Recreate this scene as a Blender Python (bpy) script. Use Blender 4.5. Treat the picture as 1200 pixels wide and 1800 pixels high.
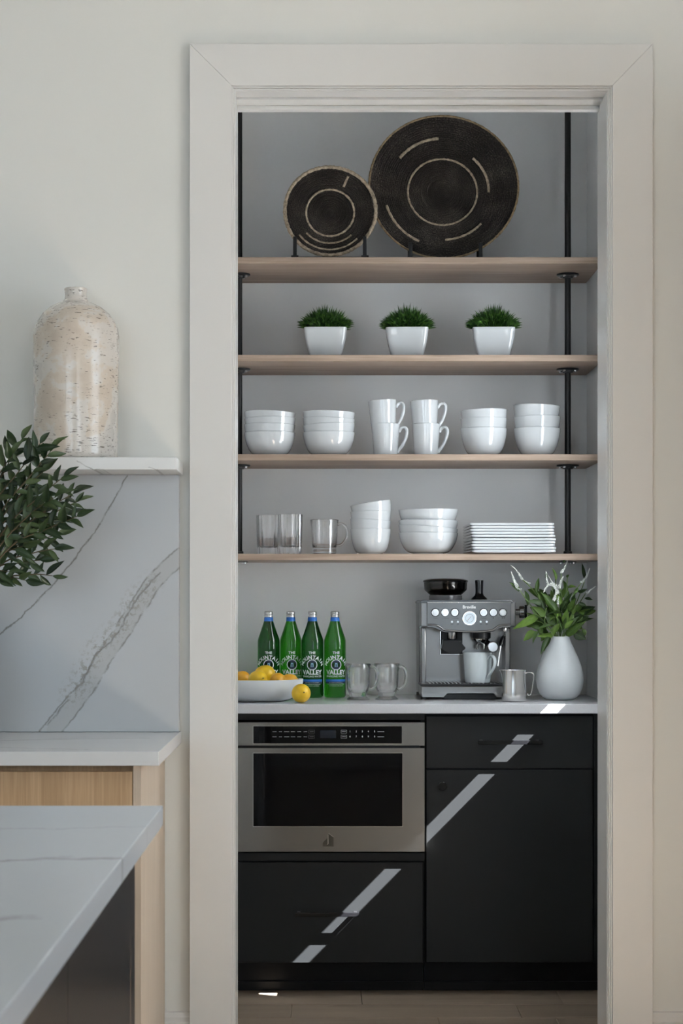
import bpy, bmesh, math, random
from mathutils import Vector, Matrix, noise
random.seed(7)
PI = math.pi
for o in list(bpy.data.objects): bpy.data.objects.remove(o)
S = bpy.context.scene
C = S.collection

# ------------------------------------------------------------------ camera / light / exposure
F, CX, CY, HC = 3425.0, 562.0, 1060.0, 1.232        # focal length and vanishing point in photo pixels, eye height
cam = bpy.data.cameras.new('camera'); camo = bpy.data.objects.new('camera', cam); C.objects.link(camo)
camo.location = (0, 0, HC); camo.rotation_euler = (PI/2, 0, 0)
cam.sensor_fit = 'AUTO'; cam.sensor_width = 36; cam.lens = F/1800*36
cam.shift_x = (600-CX)/1800; cam.shift_y = (CY-900)/1800
cam.clip_start = .05; cam.clip_end = 200
cam.dof.use_dof = True; cam.dof.focus_distance = 5.6; cam.dof.aperture_fstop = 13
S.camera = camo
W = bpy.data.worlds.new('sky'); S.world = W; W.use_nodes = True
bg = W.node_tree.nodes['Background']; bg.inputs[0].default_value = (.71, .86, 1.0, 1); bg.inputs[1].default_value = 1.2
S.view_settings.view_transform = 'Standard'; S.view_settings.look = 'None'
S.view_settings.gamma = 1; S.view_settings.use_curve_mapping = False
S.view_settings.exposure = 1.98
SUN = Vector((2.27, -1, 2.30)).normalized()
sl = bpy.data.lights.new('sun', 'SUN'); sl.energy = 38; sl.angle = math.radians(.28); sl.color = (.96, .985, 1)
so = bpy.data.objects.new('sun', sl); C.objects.link(so); so.rotation_euler = SUN.to_track_quat('Z', 'Y').to_euler(); so.location = (6, 2, 6)
def portal(name, loc, rot, sx, sy):
    l = bpy.data.lights.new(name, 'AREA'); l.shape = 'RECTANGLE'; l.size = sx; l.size_y = sy; l.cycles.is_portal = True
    o = bpy.data.objects.new(name, l); C.objects.link(o); o.location = loc; o.rotation_euler = rot
# window openings of the kitchen and the pantry
RX, RY = 2.2, -2.6                                   # inner face of right wall, rear wall
WR = (1.9, 3.8, .9, 2.65)                            # right window y0,y1,z0,z1
WB = [(-3.0, -.75, .9, 3.0), (.85, 2.0, .9, 3.0)] # rear windows x0,x1,z0,z1
WP = (5.595, 6.012, 1.072, 2.38)                       # pantry window
portal('sky_portal_right', (RX+.13, (WR[0]+WR[1])/2, (WR[2]+WR[3])/2), (0, PI/2, 0), WR[3]-WR[2], WR[1]-WR[0])
for a in WB: portal('sky_portal_rear', ((a[0]+a[1])/2, RY-.13, (a[2]+a[3])/2), (PI/2, 0, 0), a[1]-a[0], a[3]-a[2])

# ------------------------------------------------------------------ helpers
def at(px, py, D): return Vector(((px-CX)*D/F, D, HC+(CY-py)*D/F))
def X(px, D): return (px-CX)*D/F
def Z(py, D): return HC+(CY-py)*D/F

def finish(bm, smooth=None):
    bmesh.ops.recalc_face_normals(bm, faces=bm.faces)
    me = bpy.data.meshes.new('m'); bm.to_mesh(me); bm.free()
    if smooth is not None:
        for p in me.polygons: p.use_smooth = True
        me.set_sharp_from_angle(angle=math.radians(smooth))
    return me
def mesh(verts, faces, smooth=None, fix=True):
    if not fix:
        me = bpy.data.meshes.new('m'); me.from_pydata([tuple(v) for v in verts], [], faces)
        if smooth is not None:
            for p in me.polygons: p.use_smooth = True
            me.set_sharp_from_angle(angle=math.radians(smooth))
        return me
    bm = bmesh.new(); vs = [bm.verts.new(v) for v in verts]
    for f in faces:
        try: bm.faces.new([vs[i] for i in f])
        except ValueError: pass
    return finish(bm, smooth)
def bbox(bm, x0, x1, y0, y1, z0, z1, bev=0, seg=2):
    b2 = bmesh.new(); bmesh.ops.create_cube(b2, size=1)
    for v in b2.verts: v.co = Vector(((x0+x1)/2+v.co.x*(x1-x0), (y0+y1)/2+v.co.y*(y1-y0), (z0+z1)/2+v.co.z*(z1-z0)))
    if bev: bmesh.ops.bevel(b2, geom=b2.edges[:], offset=bev, segments=seg, profile=.5, affect='EDGES')
    t = bpy.data.meshes.new('t'); b2.to_mesh(t); b2.free(); bm.from_mesh(t); bpy.data.meshes.remove(t)
def box(x0, x1, y0, y1, z0, z1, bev=0, seg=2):
    bm = bmesh.new(); bbox(bm, x0, x1, y0, y1, z0, z1, bev, seg); return finish(bm, 18 if bev else None)
def boxes(lst, bev=0):
    bm = bmesh.new()
    for b in lst: bbox(bm, *b, bev=bev)
    return finish(bm, 18 if bev else None)
def lathe(prof, seg=48, smooth=40, rfun=None):
    vs, fs, n = [], [], len(prof)
    for i in range(seg):
        a = 2*PI*i/seg
        for r, z in prof:
            q = r*(rfun(a, z) if rfun else 1)
            vs.append((q*math.cos(a), q*math.sin(a), z))
    for i in range(seg):
        j = (i+1) % seg
        for k in range(n-1): fs.append((i*n+k, j*n+k, j*n+k+1, i*n+k+1))
    bm = bmesh.new(); V = [bm.verts.new(v) for v in vs]
    for f in fs: bm.faces.new([V[i] for i in f])
    bmesh.ops.remove_doubles(bm, verts=bm.verts, dist=1e-6)
    return finish(bm, smooth)
def smooth_path(pts, n=6):
    P = [Vector(p) for p in pts]; out = []
    for i in range(len(P)-1):
        p0, p1, p2, p3 = P[max(i-1, 0)], P[i], P[i+1], P[min(i+2, len(P)-1)]
        for k in range(n):
            t = k/n
            out.append(.5*((2*p1)+(-p0+p2)*t+(2*p0-5*p1+4*p2-p3)*t*t+(-p0+3*p1-3*p2+p3)*t**3))
    out.append(P[-1]); return out
def tube_geo(pts, r, seg=8, flat=1.0, up=None):
    P = [Vector(p) for p in pts]; n = len(P); vs, fs = [], []
    R = r if isinstance(r, (list, tuple)) else [r]*n
    T = [(P[min(i+1, n-1)]-P[max(i-1, 0)]).normalized() for i in range(n)]
    u = Vector(up) if up else (Vector((0, 0, 1)) if abs(T[0].z) < .9 else Vector((1, 0, 0)))
    for i in range(n):
        u = (u-T[i]*u.dot(T[i])).normalized(); w = T[i].cross(u)
        for k in range(seg):
            a = 2*PI*k/seg; vs.append(P[i]+u*math.cos(a)*R[i]*flat+w*math.sin(a)*R[i])
    for i in range(n-1):
        for k in range(seg):
            l = (k+1) % seg; fs.append((i*seg+k, i*seg+l, (i+1)*seg+l, (i+1)*seg+k))
    fs.append(tuple(range(seg))[::-1]); fs.append(tuple((n-1)*seg+k for k in range(seg)))
    return vs, fs
def tube(pts, r, seg=8, flat=1.0, up=None, smooth=50):
    return mesh(*tube_geo(pts, r, seg, flat, up), smooth=smooth)
def prism(poly, y0, y1, bev=0, smooth=12):           # polygon in x,z extruded along y
    bm = bmesh.new(); n = len(poly)
    a = [bm.verts.new((x, y0, z)) for x, z in poly]; b = [bm.verts.new((x, y1, z)) for x, z in poly]
    bm.faces.new(a); bm.faces.new(b[::-1])
    for i in range(n): bm.faces.new((a[i], b[i], b[(i+1) % n], a[(i+1) % n]))
    bmesh.ops.recalc_face_normals(bm, faces=bm.faces)
    if bev: bmesh.ops.bevel(bm, geom=bm.edges[:], offset=bev, segments=2, profile=.5, affect='EDGES')
    return finish(bm, smooth)
def xform(me, M): me.transform(M); return me
def disc_y(r, y0, y1, x=0, z=0, seg=32, bev=0):      # short cylinder whose axis is y
    pr = [(0, y0), (r-bev, y0), (r, y0+bev), (r, y1), (0, y1)]
    me = lathe([(q, w) for q, w in pr], seg)
    me.transform(Matrix.Translation((x, 0, z)) @ Matrix(((1, 0, 0, 0), (0, 0, 1, 0), (0, 1, 0, 0), (0, 0, 0, 1))))
    bm = bmesh.new(); bm.from_mesh(me); return finish(bm, 40)
def arc_pts(cx, cz, r, a0, a1, n, y=0): return [(cx+r*math.cos(a0+(a1-a0)*i/n), y, cz+r*math.sin(a0+(a1-a0)*i/n)) for i in range(n+1)]

def obj(name, me, mat=None, parent=None, loc=None, rot=None):
    o = bpy.data.objects.new(name, me); C.objects.link(o); me.name = name
    if mat and not me.materials: me.materials.append(mat)
    if parent: o.parent = parent
    if loc: o.location = loc
    if rot: o.rotation_euler = rot
    return o
def tag(o, label=None, cat=None, group=None, kind=None):
    if label: o['label'] = label
    if cat: o['category'] = cat
    if group: o['group'] = group
    if kind: o['kind'] = kind
    return o
def thing(name, label, cat, loc=(0, 0, 0), group=None, rot=None):
    o = bpy.data.objects.new(name, None); C.objects.link(o); o.location = loc; o.empty_display_size = .05
    if rot: o.rotation_euler = rot
    return tag(o, label, cat, group)
def struct(name, me, mat, parent=None):
    o = obj(name, me, mat, parent)
    if not parent: o['kind'] = 'structure'
    return o
def copy_tree(o, parent=None):
    c = o.copy(); C.objects.link(c); c.parent = parent
    for ch in o.children: copy_tree(ch, c)
    return c

_txt = {}
def text_geo(s, size=1.0, bold=0.0):
    k = (s, bold)
    if k not in _txt:
        cu = bpy.data.curves.new('t', 'FONT'); cu.body = s; cu.size = 1; cu.align_x = 'CENTER'; cu.align_y = 'CENTER'
        cu.resolution_u = 3; cu.offset = bold; cu.fill_mode = 'FRONT'
        o = bpy.data.objects.new('t', cu); C.objects.link(o)
        bpy.context.view_layer.update()
        me = bpy.data.meshes.new_from_object(o.evaluated_get(bpy.context.evaluated_depsgraph_get()))
        _txt[k] = ([v.co.copy() for v in me.vertices], [tuple(p.vertices) for p in me.polygons])
        bpy.data.objects.remove(o); bpy.data.meshes.remove(me)
    v, f = _txt[k]; return [(p.x*size, p.y*size) for p in v], f
class Flat:                                          # gathers 2-D outlines (u,v), later laid on a plane or a cylinder
    def __init__(s): s.v, s.f = [], []
    def add(s, vs, fs, dx=0, dy=0, rot=0, sx=1):
        b = len(s.v); c, q = math.cos(rot), math.sin(rot)
        for x, y in vs: s.v.append((dx+(x*c-y*q)*sx, dy+x*q+y*c))
        s.f += [tuple(i+b for i in f) for f in fs]; return s
    def text(s, t, size, dx, dy, rot=0, bold=0, sx=1): return s.add(*text_geo(t, size, bold), dx, dy, rot, sx)
    def rect(s, x0, x1, y0, y1, n=1):
        vs, fs = [], []
        for i in range(n+1): x = x0+(x1-x0)*i/n; vs += [(x, y0), (x, y1)]
        for i in range(n): fs.append((2*i, 2*i+2, 2*i+3, 2*i+1))
        return s.add(vs, fs)
    def ring(s, cx, cy, r0, r1, n=28):
        vs, fs = [], []
        for i in range(n):
            a = 2*PI*i/n; vs += [(cx+r0*math.cos(a), cy+r0*math.sin(a)), (cx+r1*math.cos(a), cy+r1*math.sin(a))]
        for i in range(n): j = (i+1) % n; fs.append((2*i, 2*i+1, 2*j+1, 2*j))
        return s.add(vs, fs)
    def plane(s, y): return mesh([(x, y, z) for x, z in s.v], s.f, fix=False)
    def cyl(s, R): return mesh([(R*math.sin(x/R), -R*math.cos(x/R), z) for x, z in s.v], s.f, fix=False)

# ------------------------------------------------------------------ materials
def M(name, col, rough=.5, metal=0, spec=.5, coat=0, trans=0, ior=1.5):
    m = bpy.data.materials.new(name); m.use_nodes = True; b = m.node_tree.nodes['Principled BSDF']
    b.inputs['Base Color'].default_value = (*col, 1); b.inputs['Roughness'].default_value = rough
    b.inputs['Metallic'].default_value = metal; b.inputs['Specular IOR Level'].default_value = spec
    b.inputs['Coat Weight'].default_value = coat; b.inputs['Transmission Weight'].default_value = trans; b.inputs['IOR'].default_value = ior
    return m
def N(m, t, **kw):
    n = m.node_tree.nodes.new(t)
    for k, v in kw.items(): setattr(n, k, v)
    return n
def L(m, a, b): m.node_tree.links.new(a, b)
def B(m): return m.node_tree.nodes['Principled BSDF']
def coords(m, scale=(1, 1, 1), rot=(0, 0, 0), kind='Object'):
    tc = N(m, 'ShaderNodeTexCoord'); mp = N(m, 'ShaderNodeMapping'); mp.inputs['Scale'].default_value = scale; mp.inputs['Rotation'].default_value = rot
    L(m, tc.outputs[kind], mp.inputs[0]); return mp.outputs[0]
def noise_n(m, vec, scale=5, detail=4, rough=.5, dist=0):
    n = N(m, 'ShaderNodeTexNoise'); n.inputs['Scale'].default_value = scale; n.inputs['Detail'].default_value = detail
    n.inputs['Roughness'].default_value = rough; n.inputs['Distortion'].default_value = dist
    L(m, vec, n.inputs['Vector']); return n.outputs['Fac']
def ramp(m, fac, stops):
    r = N(m, 'ShaderNodeValToRGB'); e = r.color_ramp.elements
    while len(e) < len(stops): e.new(.5)
    for i, (p, c) in enumerate(stops): e[i].position = p; e[i].color = (*c, 1) if len(c) == 3 else c
    L(m, fac, r.inputs[0]); return r.outputs[0]
def bump(m, h, strength=.2, dist=.002):
    b = N(m, 'ShaderNodeBump'); b.inputs['Strength'].default_value = strength; b.inputs['Distance'].default_value = dist
    L(m, h, b.inputs['Height']); L(m, b.outputs[0], B(m).inputs['Normal'])
def math_n(m, op, a, b=None, clamp=False):
    n = N(m, 'ShaderNodeMath', operation=op, use_clamp=clamp)
    for i, v in enumerate((a, b)):
        if v is None: continue
        if isinstance(v, (int, float)): n.inputs[i].default_value = v
        else: L(m, v, n.inputs[i])
    return n.outputs[0]
def mixc(m, fac, a, b, blend='MIX'):
    n = N(m, 'ShaderNodeMix', data_type='RGBA', blend_type=blend)
    for s, v in ((n.inputs[0], fac), (n.inputs[6], a), (n.inputs[7], b)):
        if isinstance(v, (int, float)): s.default_value = v
        elif isinstance(v, tuple): s.default_value = (*v, 1)
        else: L(m, v, s)
    return n.outputs[2]

def paint(name, col, rough=.6, amt=.06):
    m = M(name, col, rough, spec=.3); v = coords(m)
    bump(m, noise_n(m, v, 260, 3), amt*.4, .0006); return m
m_wall = paint('wall_paint', (.76, .77, .745))
m_pwall = paint('pantry_paint', (.79, .80, .805))
m_ceil = paint('ceiling_paint', (.82, .82, .80))
m_trim = paint('trim_enamel', (.735, .735, .725), .42, .03)
m_jamb = paint('jamb_enamel', (.80, .80, .79), .22, .05)
m_gap = M('shadow_gap', (.01, .01, .01), .9)

def wood(name, c1, c2, scale, rough=.5, axis=0, rings=10):
    m = M(name, c1, rough, spec=.35)
    sc = [14, 14, 14]; sc[axis] = .9; v = coords(m, tuple(sc))
    n1 = noise_n(m, v, scale, 6, .6, .6)
    sc2 = [120, 120, 120]; sc2[axis] = 3.5; n2 = noise_n(m, coords(m, tuple(sc2)), 1.6, 3, .6)
    f = math_n(m, 'ADD', math_n(m, 'MULTIPLY', n1, .55), math_n(m, 'MULTIPLY', n2, .45))
    col = ramp(m, f, [(.33, c2), (.5, tuple((a+b)/2 for a, b in zip(c1, c2))), (.66, c1)])
    info = N(m, 'ShaderNodeObjectInfo'); tone = math_n(m, 'ADD', math_n(m, 'MULTIPLY', info.outputs['Random'], .22), .89)
    hs = N(m, 'ShaderNodeHueSaturation'); L(m, col, hs.inputs['Color']); L(m, tone, hs.inputs['Value'])
    L(m, hs.outputs[0], B(m).inputs['Base Color']); bump(m, n2, .12, .001); return m
m_shelf = wood('shelf_oak', (.45, .34, .265), (.27, .195, .145), 2.2, .5, 0)
m_plank = wood('floor_oak', (.36, .285, .215), (.24, .185, .135), 1.3, .34, 0)
m_floor = wood('subfloor_oak', (.34, .27, .205), (.27, .21, .155), 1.0, .4, 0)
m_oak = wood('cabinet_oak', (.62, .43, .26), (.40, .26, .14), 1.8, .5, 2)
m_oakside = wood('side_oak', (.60, .50, .40), (.50, .41, .32), 1.4, .45, 2)

m_cab = M('charcoal_cabinet', (.0125, .0132, .014), .45, spec=.28); bump(m_cab, noise_n(m_cab, coords(m_cab), 300, 2), .05, .0005)
m_toe = M('toe_kick_black', (.006, .006, .0065), .5, spec=.2)
m_black = M('black_metal', (.010, .010, .011), .4, spec=.4)
m_blackgloss = M('black_gloss_plastic', (.006, .006, .007), .12, spec=.5)
m_blackglass = M('black_oven_glass', (.003, .003, .004), .04, spec=.25)
m_island = M('navy_island_paint', (.014, .016, .020), .25, spec=.5)
def steel(name, col, rough, sc=(2, 2, 400), amt=.12):
    m = M(name, col, rough, 1.0); n = noise_n(m, coords(m, sc), 3, 2)
    L(m, math_n(m, 'ADD', math_n(m, 'MULTIPLY', n, amt), rough-amt/2), B(m).inputs['Roughness']); return m
m_steel = steel('brushed_steel', (.30, .29, .275), .2)
m_steelm = steel('machine_steel', (.27, .265, .26), .24, (3, 3, 900), .06)
m_fascia = steel('fascia_steel', (.20, .20, .20), .26, (3, 3, 900), .06)
m_chrome = M('chrome', (.82, .82, .82), .1, 1.0)
m_screw = M('screw_zinc', (.75, .75, .77), .22, 1.0)
m_white = M('white_porcelain', (.57, .595, .61), .06, spec=.5, coat=1.0, ior=1.55)
m_cup = M('pale_blue_porcelain', (.52, .57, .585), .08, spec=.5, coat=.6)
m_matte = M('satin_white_ceramic', (.60, .63, .645), .32, spec=.45)
def clear_glass(name, tint, ior, keep, rough=0, tintg=None, coat=1.0):   # part straight-through, part refracting glass
    m = bpy.data.materials.new(name); m.use_nodes = True; nt = m.node_tree; nt.nodes.clear()
    out = nt.nodes.new('ShaderNodeOutputMaterial'); t = nt.nodes.new('ShaderNodeBsdfTransparent'); t.inputs[0].default_value = (*tint, 1)
    g = nt.nodes.new('ShaderNodeBsdfPrincipled'); g.inputs['IOR'].default_value = ior; g.inputs['Roughness'].default_value = rough; g.inputs[0].default_value = (*(tintg or tint), 1)
    g.inputs['Transmission Weight'].default_value = 1; g.inputs['Coat Weight'].default_value = coat; g.inputs['Coat Roughness'].default_value = .02
    mx = nt.nodes.new('ShaderNodeMixShader'); mx.inputs[0].default_value = 1-keep
    nt.links.new(t.outputs[0], mx.inputs[1]); nt.links.new(g.outputs[0], mx.inputs[2]); nt.links.new(mx.outputs[0], out.inputs[0]); return m
m_glass = clear_glass('clear_glass', (1, 1, 1), 1.47, .15)
m_smoke = clear_glass('smoked_plastic', (.30, .29, .28), 1.45, .6)
m_grey = M('grey_gloss_plastic', (.10, .10, .105), .18, spec=.5)
m_bean = M('coffee_beans', (.03, .014, .006), .45)

def pane_mat():
    m = bpy.data.materials.new('window_glass'); m.use_nodes = True; nt = m.node_tree; nt.nodes.clear()
    out = nt.nodes.new('ShaderNodeOutputMaterial'); t = nt.nodes.new('ShaderNodeBsdfTransparent'); g = nt.nodes.new('ShaderNodeBsdfGlossy'); g.inputs['Roughness'].default_value = 0
    mx = nt.nodes.new('ShaderNodeMixShader'); mx.inputs[0].default_value = .06
    nt.links.new(t.outputs[0], mx.inputs[1]); nt.links.new(g.outputs[0], mx.inputs[2]); nt.links.new(mx.outputs[0], out.inputs[0]); return m
m_pane = pane_mat()
def shade_mat():
    m = bpy.data.materials.new('linen_shade'); m.use_nodes = True; nt = m.node_tree; nt.nodes.clear()
    out = nt.nodes.new('ShaderNodeOutputMaterial'); d = nt.nodes.new('ShaderNodeBsdfDiffuse'); d.inputs[0].default_value = (.7, .7, .68, 1)
    t = nt.nodes.new('ShaderNodeBsdfTranslucent'); t.inputs[0].default_value = (.58, .60, .62, 1)
    mx = nt.nodes.new('ShaderNodeMixShader'); mx.inputs[0].default_value = .48
    nt.links.new(d.outputs[0], mx.inputs[1]); nt.links.new(t.outputs[0], mx.inputs[2]); nt.links.new(mx.outputs[0], out.inputs[0]); return m
m_shade = shade_mat()

def seg_dist(m, vec, a, b):
    a, b = Vector(a), Vector(b); ba = b-a
    def vm(op, x, y=None):
        n = N(m, 'ShaderNodeVectorMath', operation=op)
        for i, v in enumerate((x, y)):
            if v is None: continue
            if isinstance(v, Vector): n.inputs[i].default_value = v
            else: L(m, v, n.inputs[i])
        return n
    pa = vm('SUBTRACT', vec, a).outputs[0]
    h = math_n(m, 'DIVIDE', vm('DOT_PRODUCT', pa, ba).outputs['Value'], ba.length_squared, True)
    sc = N(m, 'ShaderNodeVectorMath', operation='SCALE'); sc.inputs[0].default_value = ba; L(m, h, sc.inputs['Scale'])
    return vm('LENGTH', vm('SUBTRACT', pa, sc.outputs[0]).outputs[0]).outputs['Value']
def poly_dist(m, vec, pts):
    d = None
    for a, b in zip(pts, pts[1:]):
        s = seg_dist(m, vec, a, b); d = s if d is None else math_n(m, 'MINIMUM', d, s)
    return d
def warp(m, vec, scale, amt):
    n = N(m, 'ShaderNodeTexNoise'); n.inputs['Scale'].default_value = scale; n.inputs['Detail'].default_value = 6; n.inputs['Roughness'].default_value = .65; L(m, vec, n.inputs['Vector'])
    s = N(m, 'ShaderNodeVectorMath', operation='SUBTRACT'); L(m, n.outputs['Color'], s.inputs[0]); s.inputs[1].default_value = (.5, .5, .5)
    k = N(m, 'ShaderNodeVectorMath', operation='MULTIPLY'); L(m, s.outputs[0], k.inputs[0]); k.inputs[1].default_value = amt
    a = N(m, 'ShaderNodeVectorMath', operation='ADD'); L(m, vec, a.inputs[0]); L(m, k.outputs[0], a.inputs[1]); return a.outputs[0]
def line_mask(m, d, w): return math_n(m, 'SUBTRACT', 1, math_n(m, 'DIVIDE', d, w), True)

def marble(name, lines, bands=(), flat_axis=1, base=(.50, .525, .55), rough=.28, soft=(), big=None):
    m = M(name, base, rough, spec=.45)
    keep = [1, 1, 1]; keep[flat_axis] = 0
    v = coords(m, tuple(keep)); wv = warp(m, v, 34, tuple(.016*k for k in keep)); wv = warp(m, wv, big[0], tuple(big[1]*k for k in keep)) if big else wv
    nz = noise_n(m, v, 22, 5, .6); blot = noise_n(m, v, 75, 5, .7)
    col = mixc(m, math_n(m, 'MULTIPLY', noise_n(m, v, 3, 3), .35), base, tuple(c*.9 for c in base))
    for pts, hw in bands:
        d = poly_dist(m, wv, pts)
        inside = math_n(m, 'MULTIPLY', math_n(m, 'SUBTRACT', hw, d), 400, True)
        col = mixc(m, math_n(m, 'MULTIPLY', inside, .5), col, (.40, .405, .40))
        edge = math_n(m, 'MULTIPLY', line_mask(m, math_n(m, 'ABSOLUTE', math_n(m, 'SUBTRACT', d, hw)), .0034), math_n(m, 'MULTIPLY', math_n(m, 'SUBTRACT', nz, .40), 7, True))
        col = mixc(m, math_n(m, 'MULTIPLY', edge, .85), col, (.17, .155, .135))
    for pts, w, dark in lines:
        d = poly_dist(m, wv, pts)
        k = math_n(m, 'MULTIPLY', line_mask(m, d, w), math_n(m, 'MULTIPLY', math_n(m, 'SUBTRACT', nz, .30), 5, True))
        col = mixc(m, math_n(m, 'MULTIPLY', k, dark), col, (.16, .15, .135))
    for pts, w in soft:                                # brown broken patches along a vein
        d = poly_dist(m, wv, pts)
        near = line_mask(m, d, w)
        k = math_n(m, 'MULTIPLY', near, math_n(m, 'MULTIPLY', math_n(m, 'SUBTRACT', blot, .50), 12, True))
        col = mixc(m, math_n(m, 'MULTIPLY', k, .85), col, (.27, .25, .215))
    L(m, col, B(m).inputs['Base Color']); return m

# ------------------------------------------------------------------ the shell
YW, YP, YB = 4.81, 4.97, 6.72                         # kitchen wall face, pantry side of it, pantry back wall
JL, JR, JT = -.209, .708, 2.495                       # clear opening
PL, PR, PT = -.345, .92, 3.3                         # pantry left, right, ceiling
KX, KZ = -3.3, 3.3
struct('ground', box(-30, 30, -30, 30, -.35, -.25), M('paving', (.11, .105, .10), .9))
struct('floor', box(KX-.1, RX+.1, RY-.1, YB+.1, -.10, -.014), m_floor)
struct('ceiling', box(KX-.1, RX+.1, RY-.1, YW, KZ, KZ+.1), m_ceil)
struct('ceiling_pantry', box(PL-.1, PR+.12, YP, YB+.1, PT, PT+.1), m_ceil)
struct('wall_back', boxes([(KX, JL-.02, YW, YP, -.014, KZ), (JR+.02, RX, YW, YP, -.014, KZ), (JL-.02, JR+.02, YW, YP, JT+.02, KZ)]), m_wall)
struct('wall_pantry_back', box(PL-.1, PR+.12, YB, YB+.1, -.014, PT), m_pwall)
struct('wall_pantry_left', box(PL-.1, PL, YP, YB, -.014, PT), m_pwall)
struct('wall_pantry_right', boxes([(PR, PR+.12, YP, WP[0], -.014, PT), (PR, PR+.12, WP[1], YB, -.014, PT), (PR, PR+.12, WP[0], WP[1], -.014, WP[2]), (PR, PR+.12, WP[0], WP[1], WP[3], PT)]), m_pwall)
struct('wall_left', box(KX-.1, KX, RY, YP, -.014, KZ), m_wall)
struct('wall_right', boxes([(RX, RX+.1, RY, WR[0], -.014, KZ), (RX, RX+.1, WR[1], YP, -.014, KZ), (RX, RX+.1, WR[0], WR[1], -.014, WR[2]), (RX, RX+.1, WR[0], WR[1], WR[3], KZ)]), m_wall)
a, b = WB
struct('wall_rear', boxes([(KX, a[0], RY-.1, RY, -.014, KZ), (a[1], b[0], RY-.1, RY, -.014, KZ), (b[1], RX, RY-.1, RY, -.014, KZ)] +
       [(q[0], q[1], RY-.1, RY, -.014, q[2]) for q in WB] + [(q[0], q[1], RY-.1, RY, q[3], KZ) for q in WB]), m_wall)
struct('sun_block_slab', box(RX+.1, RX+1.78, RY-2.4, 4.2, 3.2, 3.3), m_ceil)  # unseen slab added to cut most sun from the right window
struct('sun_block_slab', box(KX-.5, RX+.1, RY-2.4, RY-.1, 3.2, 3.3), m_ceil)  # unseen slab added to keep sun out of the rear windows
def window(name, axis, pos, u0, u1, z0, z1, nu, nz, t=.05):
    fr = []
    def bar(a0, a1, b0, b1):
        fr.append((pos-.02, pos+.02, a0, a1, b0, b1) if axis == 'x' else (a0, a1, pos-.02, pos+.02, b0, b1))
    bar(u0, u0+t, z0, z1); bar(u1-t, u1, z0, z1); bar(u0+t, u1-t, z0, z0+t); bar(u0+t, u1-t, z1-t, z1)
    for i in range(1, nu): c = u0+(u1-u0)*i/nu; bar(c-.012, c+.012, z0+t, z1-t)
    for i in range(1, nz): c = z0+(z1-z0)*i/nz; bar(u0+t, u1-t, c-.012, c+.012)
    f = struct(name, boxes(fr), m_trim)
    p = (pos-.003, pos+.003, u0+t, u1-t, z0+t, z1-t) if axis == 'x' else (u0+t, u1-t, pos-.003, pos+.003, z0+t, z1-t)
    obj('pane', box(*p), m_pane, f)
window('window_1', 'x', RX+.05, *WR, 3, 1)
for i, q in enumerate(WB): window('window_%d' % (i+2), 'y', RY-.05, *q, 2, 1)
# pantry window: slim frame, linen shade drawn down to a hand's breadth above the sill
f = struct('window_4', boxes([(PR+.095, PR+.12, WP[0], WP[0]+.001, WP[2], WP[3]), (PR+.095, PR+.12, WP[0], WP[1], WP[3]-.03, WP[3])]), m_trim)
obj('pane', box(PR+.10, PR+.104, WP[0]+.002, WP[1]-.001, WP[2]+.001, WP[3]-.03), m_pane, f)
sh = thing('roller_shade', 'pale linen roller shade drawn down over the pantry side window', 'shade', (PR+.03, (WP[0]+WP[1])/2, WP[3]-.03))
hw = (WP[1]-WP[0])/2-.003
obj('shade_cloth', mesh([(0, -hw, 1.163-(WP[3]-.03)), (0, hw, 1.163-(WP[3]-.03)), (0, hw, 0), (0, -hw, 0)], [(0, 1, 2, 3)]), m_shade, sh)   # one sheet of cloth
obj('hem_bar', box(-.004, .004, -hw, hw, 1.158-(WP[3]-.03), 1.163-(WP[3]-.03)), m_trim, sh)
obj('roller', tube([(.0, -hw, .012), (0, hw, .012)], .014, 16), m_trim, sh)

# door casing (mitred boards with a stepped inner bead) and jamb
CO = (X(333, 4.79), X(1147, 4.79), Z(77, 4.79)); CI = (X(407, 4.79), X(1076, 4.79), Z(150.6, 4.79))
cas = struct('trim_1', boxes([(JL-.019, JL-.001, YW-.0005, YW, 0, .01)]), m_trim)
def casing(name, q, y0, y1, bev=.0015):
    me = prism(q, y0, y1, bev); obj(name, me, m_trim, cas)
casing('side_board', [(CO[0], 0), (CI[0], 0), (CI[0], CI[2]), (CO[0], CO[2])], YW-.022, YW)
casing('side_board', [(CO[1], 0), (CO[1], CO[2]), (CI[1], CI[2]), (CI[1], 0)], YW-.022, YW)
casing('head_board', [(CO[0], CO[2]), (CI[0], CI[2]), (CI[1], CI[2]), (CO[1], CO[2])], YW-.022, YW)
for dz, y0 in ((.0042, YW-.0155), (.0085, YW-.010)):
    e = dz; p = e-.0042
    casing('inner_bead', [(CI[0]+p, 0), (CI[0]+e, 0), (CI[0]+e, CI[2]-e), (CI[0]+p, CI[2]-p)], y0, YW, .0008)
    casing('inner_bead', [(CI[1]-p, 0), (CI[1]-p, CI[2]-p), (CI[1]-e, CI[2]-e), (CI[1]-e, 0)], y0, YW, .0008)
    casing('inner_bead', [(CI[0]+p, CI[2]-p), (CI[0]+e, CI[2]-e), (CI[1]-e, CI[2]-e), (CI[1]-p, CI[2]-p)], y0, YW, .0008)
jm = struct('trim_2', box(JL-.018, JL, YW, YP, 0, JT), m_jamb)
obj('jamb_board', box(JR, JR+.018, YW, YP, 0, JT), m_jamb, jm)
obj('head_jamb', box(JL, JR, YW, YW+.055, JT, JT+.018), m_jamb, jm)
obj('head_jamb', box(JL, JR, YW+.065, YP, JT-.003, JT+.018), m_jamb, jm)
obj('track_gap', box(JL, JR, YW+.055, YW+.065, JT+.012, JT+.018), m_gap, jm)
obj('stop_board', box(JL, JR, YP-.035, YP-.008, 2.4815, JT-.003, .001), m_trim, jm)

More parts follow.
